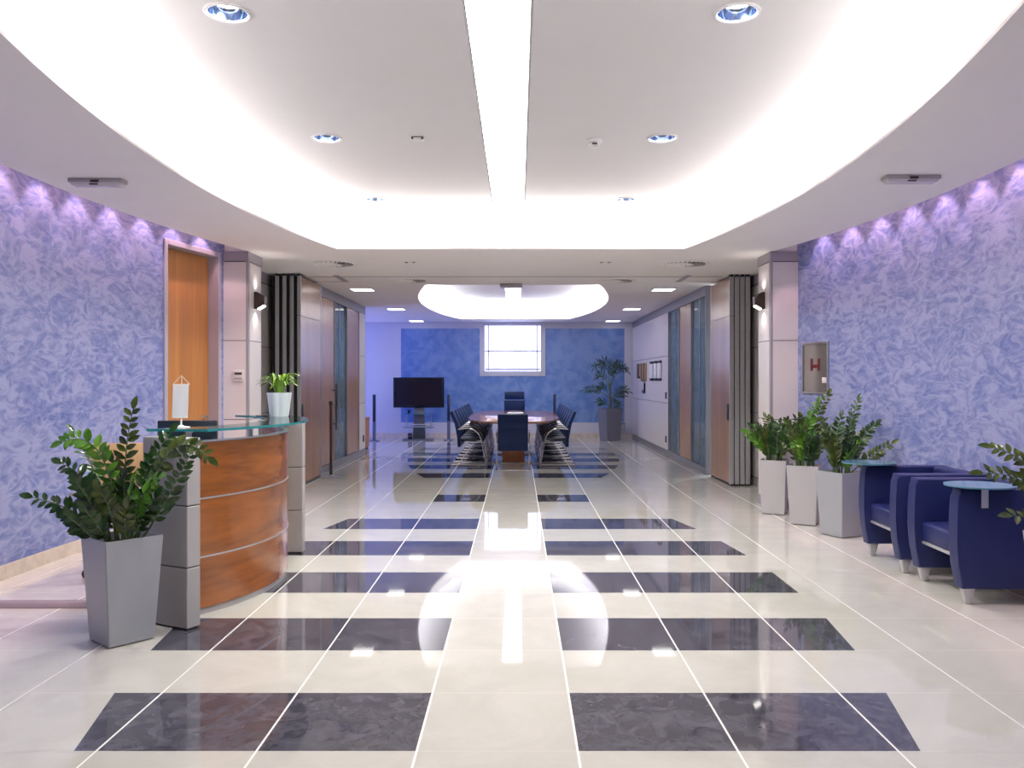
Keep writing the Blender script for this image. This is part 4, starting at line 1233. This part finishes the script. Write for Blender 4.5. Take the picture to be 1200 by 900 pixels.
t = thing('low_cabinet', 'low orange wooden cabinet past the end of the wooden partition', 'cabinet', (-3.19, 17.45, 0))
bm = bmn(); box(bm, -.24, .14, -.22, .22, .03, .62, r=.004); c = obj('body', bm, M['doorwood'], t)
bm = bmn(); box(bm, -.25, .15, -.23, .23, .62, .645, r=.004); obj('top', bm, M['doorwood'], t)
bm = bmn(); box(bm, -.22, .12, -.2, .2, .001, .03); obj('plinth', bm, M['black'], t, 0)

t = thing('wall_box', 'dark grey box low on the end wall behind the palm planter', 'box', (2.64, FY-.005, .19))
bm = bmn(); box(bm, -.09, .07, -.10, -.001, 0, .19, r=.006); obj('case', bm, M['claddark'], t)
bm = bmn(); box(bm, -.08, .06, -.103, -.1, .15, .17); obj('grille', bm, M['darkplastic'], t, 0)

t = thing('barrier_post', 'slim dark barrier post on a round base before the wooden partition', 'post', (-2.70, 12.42, 0))
t.location = (-2.66, 12.3, 0)
bm = bmn(); lathe(bm, [(0, .001), (.14, .001), (.14, .01), (.05, .022), (.03, .04), (0, .04)], seg=32); obj('base', bm, M['steel'], t)
bm = bmn(); lathe(bm, [(0, .03), (.02, .03), (.02, 1.06), (0, 1.06)], seg=18); obj('pole', bm, M['brown'], t)
bm = bmn(); lathe(bm, [(0, 1.06), (.028, 1.06), (.03, 1.11), (.022, 1.118), (0, 1.118)], seg=18); obj('head', bm, M['brown'], t)

# ------------------------------------------------------------------ lights
for s in (-1, 1):
    for k in range(13):
        y = 3.05+.48*k-(.0 if s < 0 else .06)
        x = s*(wallx(y)-.185)
        light('wall_washer', 'SPOT', (x, y, 3.19), 27, (1, .62, .72), spot_size=radians(74), spot_blend=.3, shadow_soft_size=.02)
light('side_window_glow', 'AREA', (-6.1, 18.7, 1.7), 90, (.22, .28, 1), (0, -pi/2, 0), shape='RECTANGLE', size=1.5, size_y=2.7)
for s in (-1, 1):
    light('office_light', 'AREA', (s*4.6, 14.4, 2.8), 260, (.85, .95, 1), (0, 0, 0), shape='RECTANGLE', size=.6, size_y=1.2)

w = bpy.data.worlds.new('World'); scn.world = w; w.use_nodes = True
w.node_tree.nodes['Background'].inputs[0].default_value = (.8, .8, .9, 1)
w.node_tree.nodes['Background'].inputs[1].default_value = .3

# ------------------------------------------------------------------ camera
cd = bpy.data.cameras.new('camera'); co = bpy.data.objects.new('camera', cd); COL.objects.link(co)
co.location = (.08, 0, H); co.rotation_euler = (pi/2, 0, 0)
cd.sensor_width = 36; cd.lens = 983/1200*36
cd.shift_x = -7/1200; cd.shift_y = -5/1200
cd.clip_start = .05
scn.camera = co
vs = scn.view_settings
vs.view_transform = 'Standard'; vs.look = 'None'; vs.exposure = .12; vs.gamma = 1; vs.use_curve_mapping = False
scn.cycles.use_denoising = True
scn.cycles.max_bounces = 10; scn.cycles.diffuse_bounces = 5; scn.cycles.transparent_max_bounces = 12
scn.cycles.sample_clamp_indirect = 6
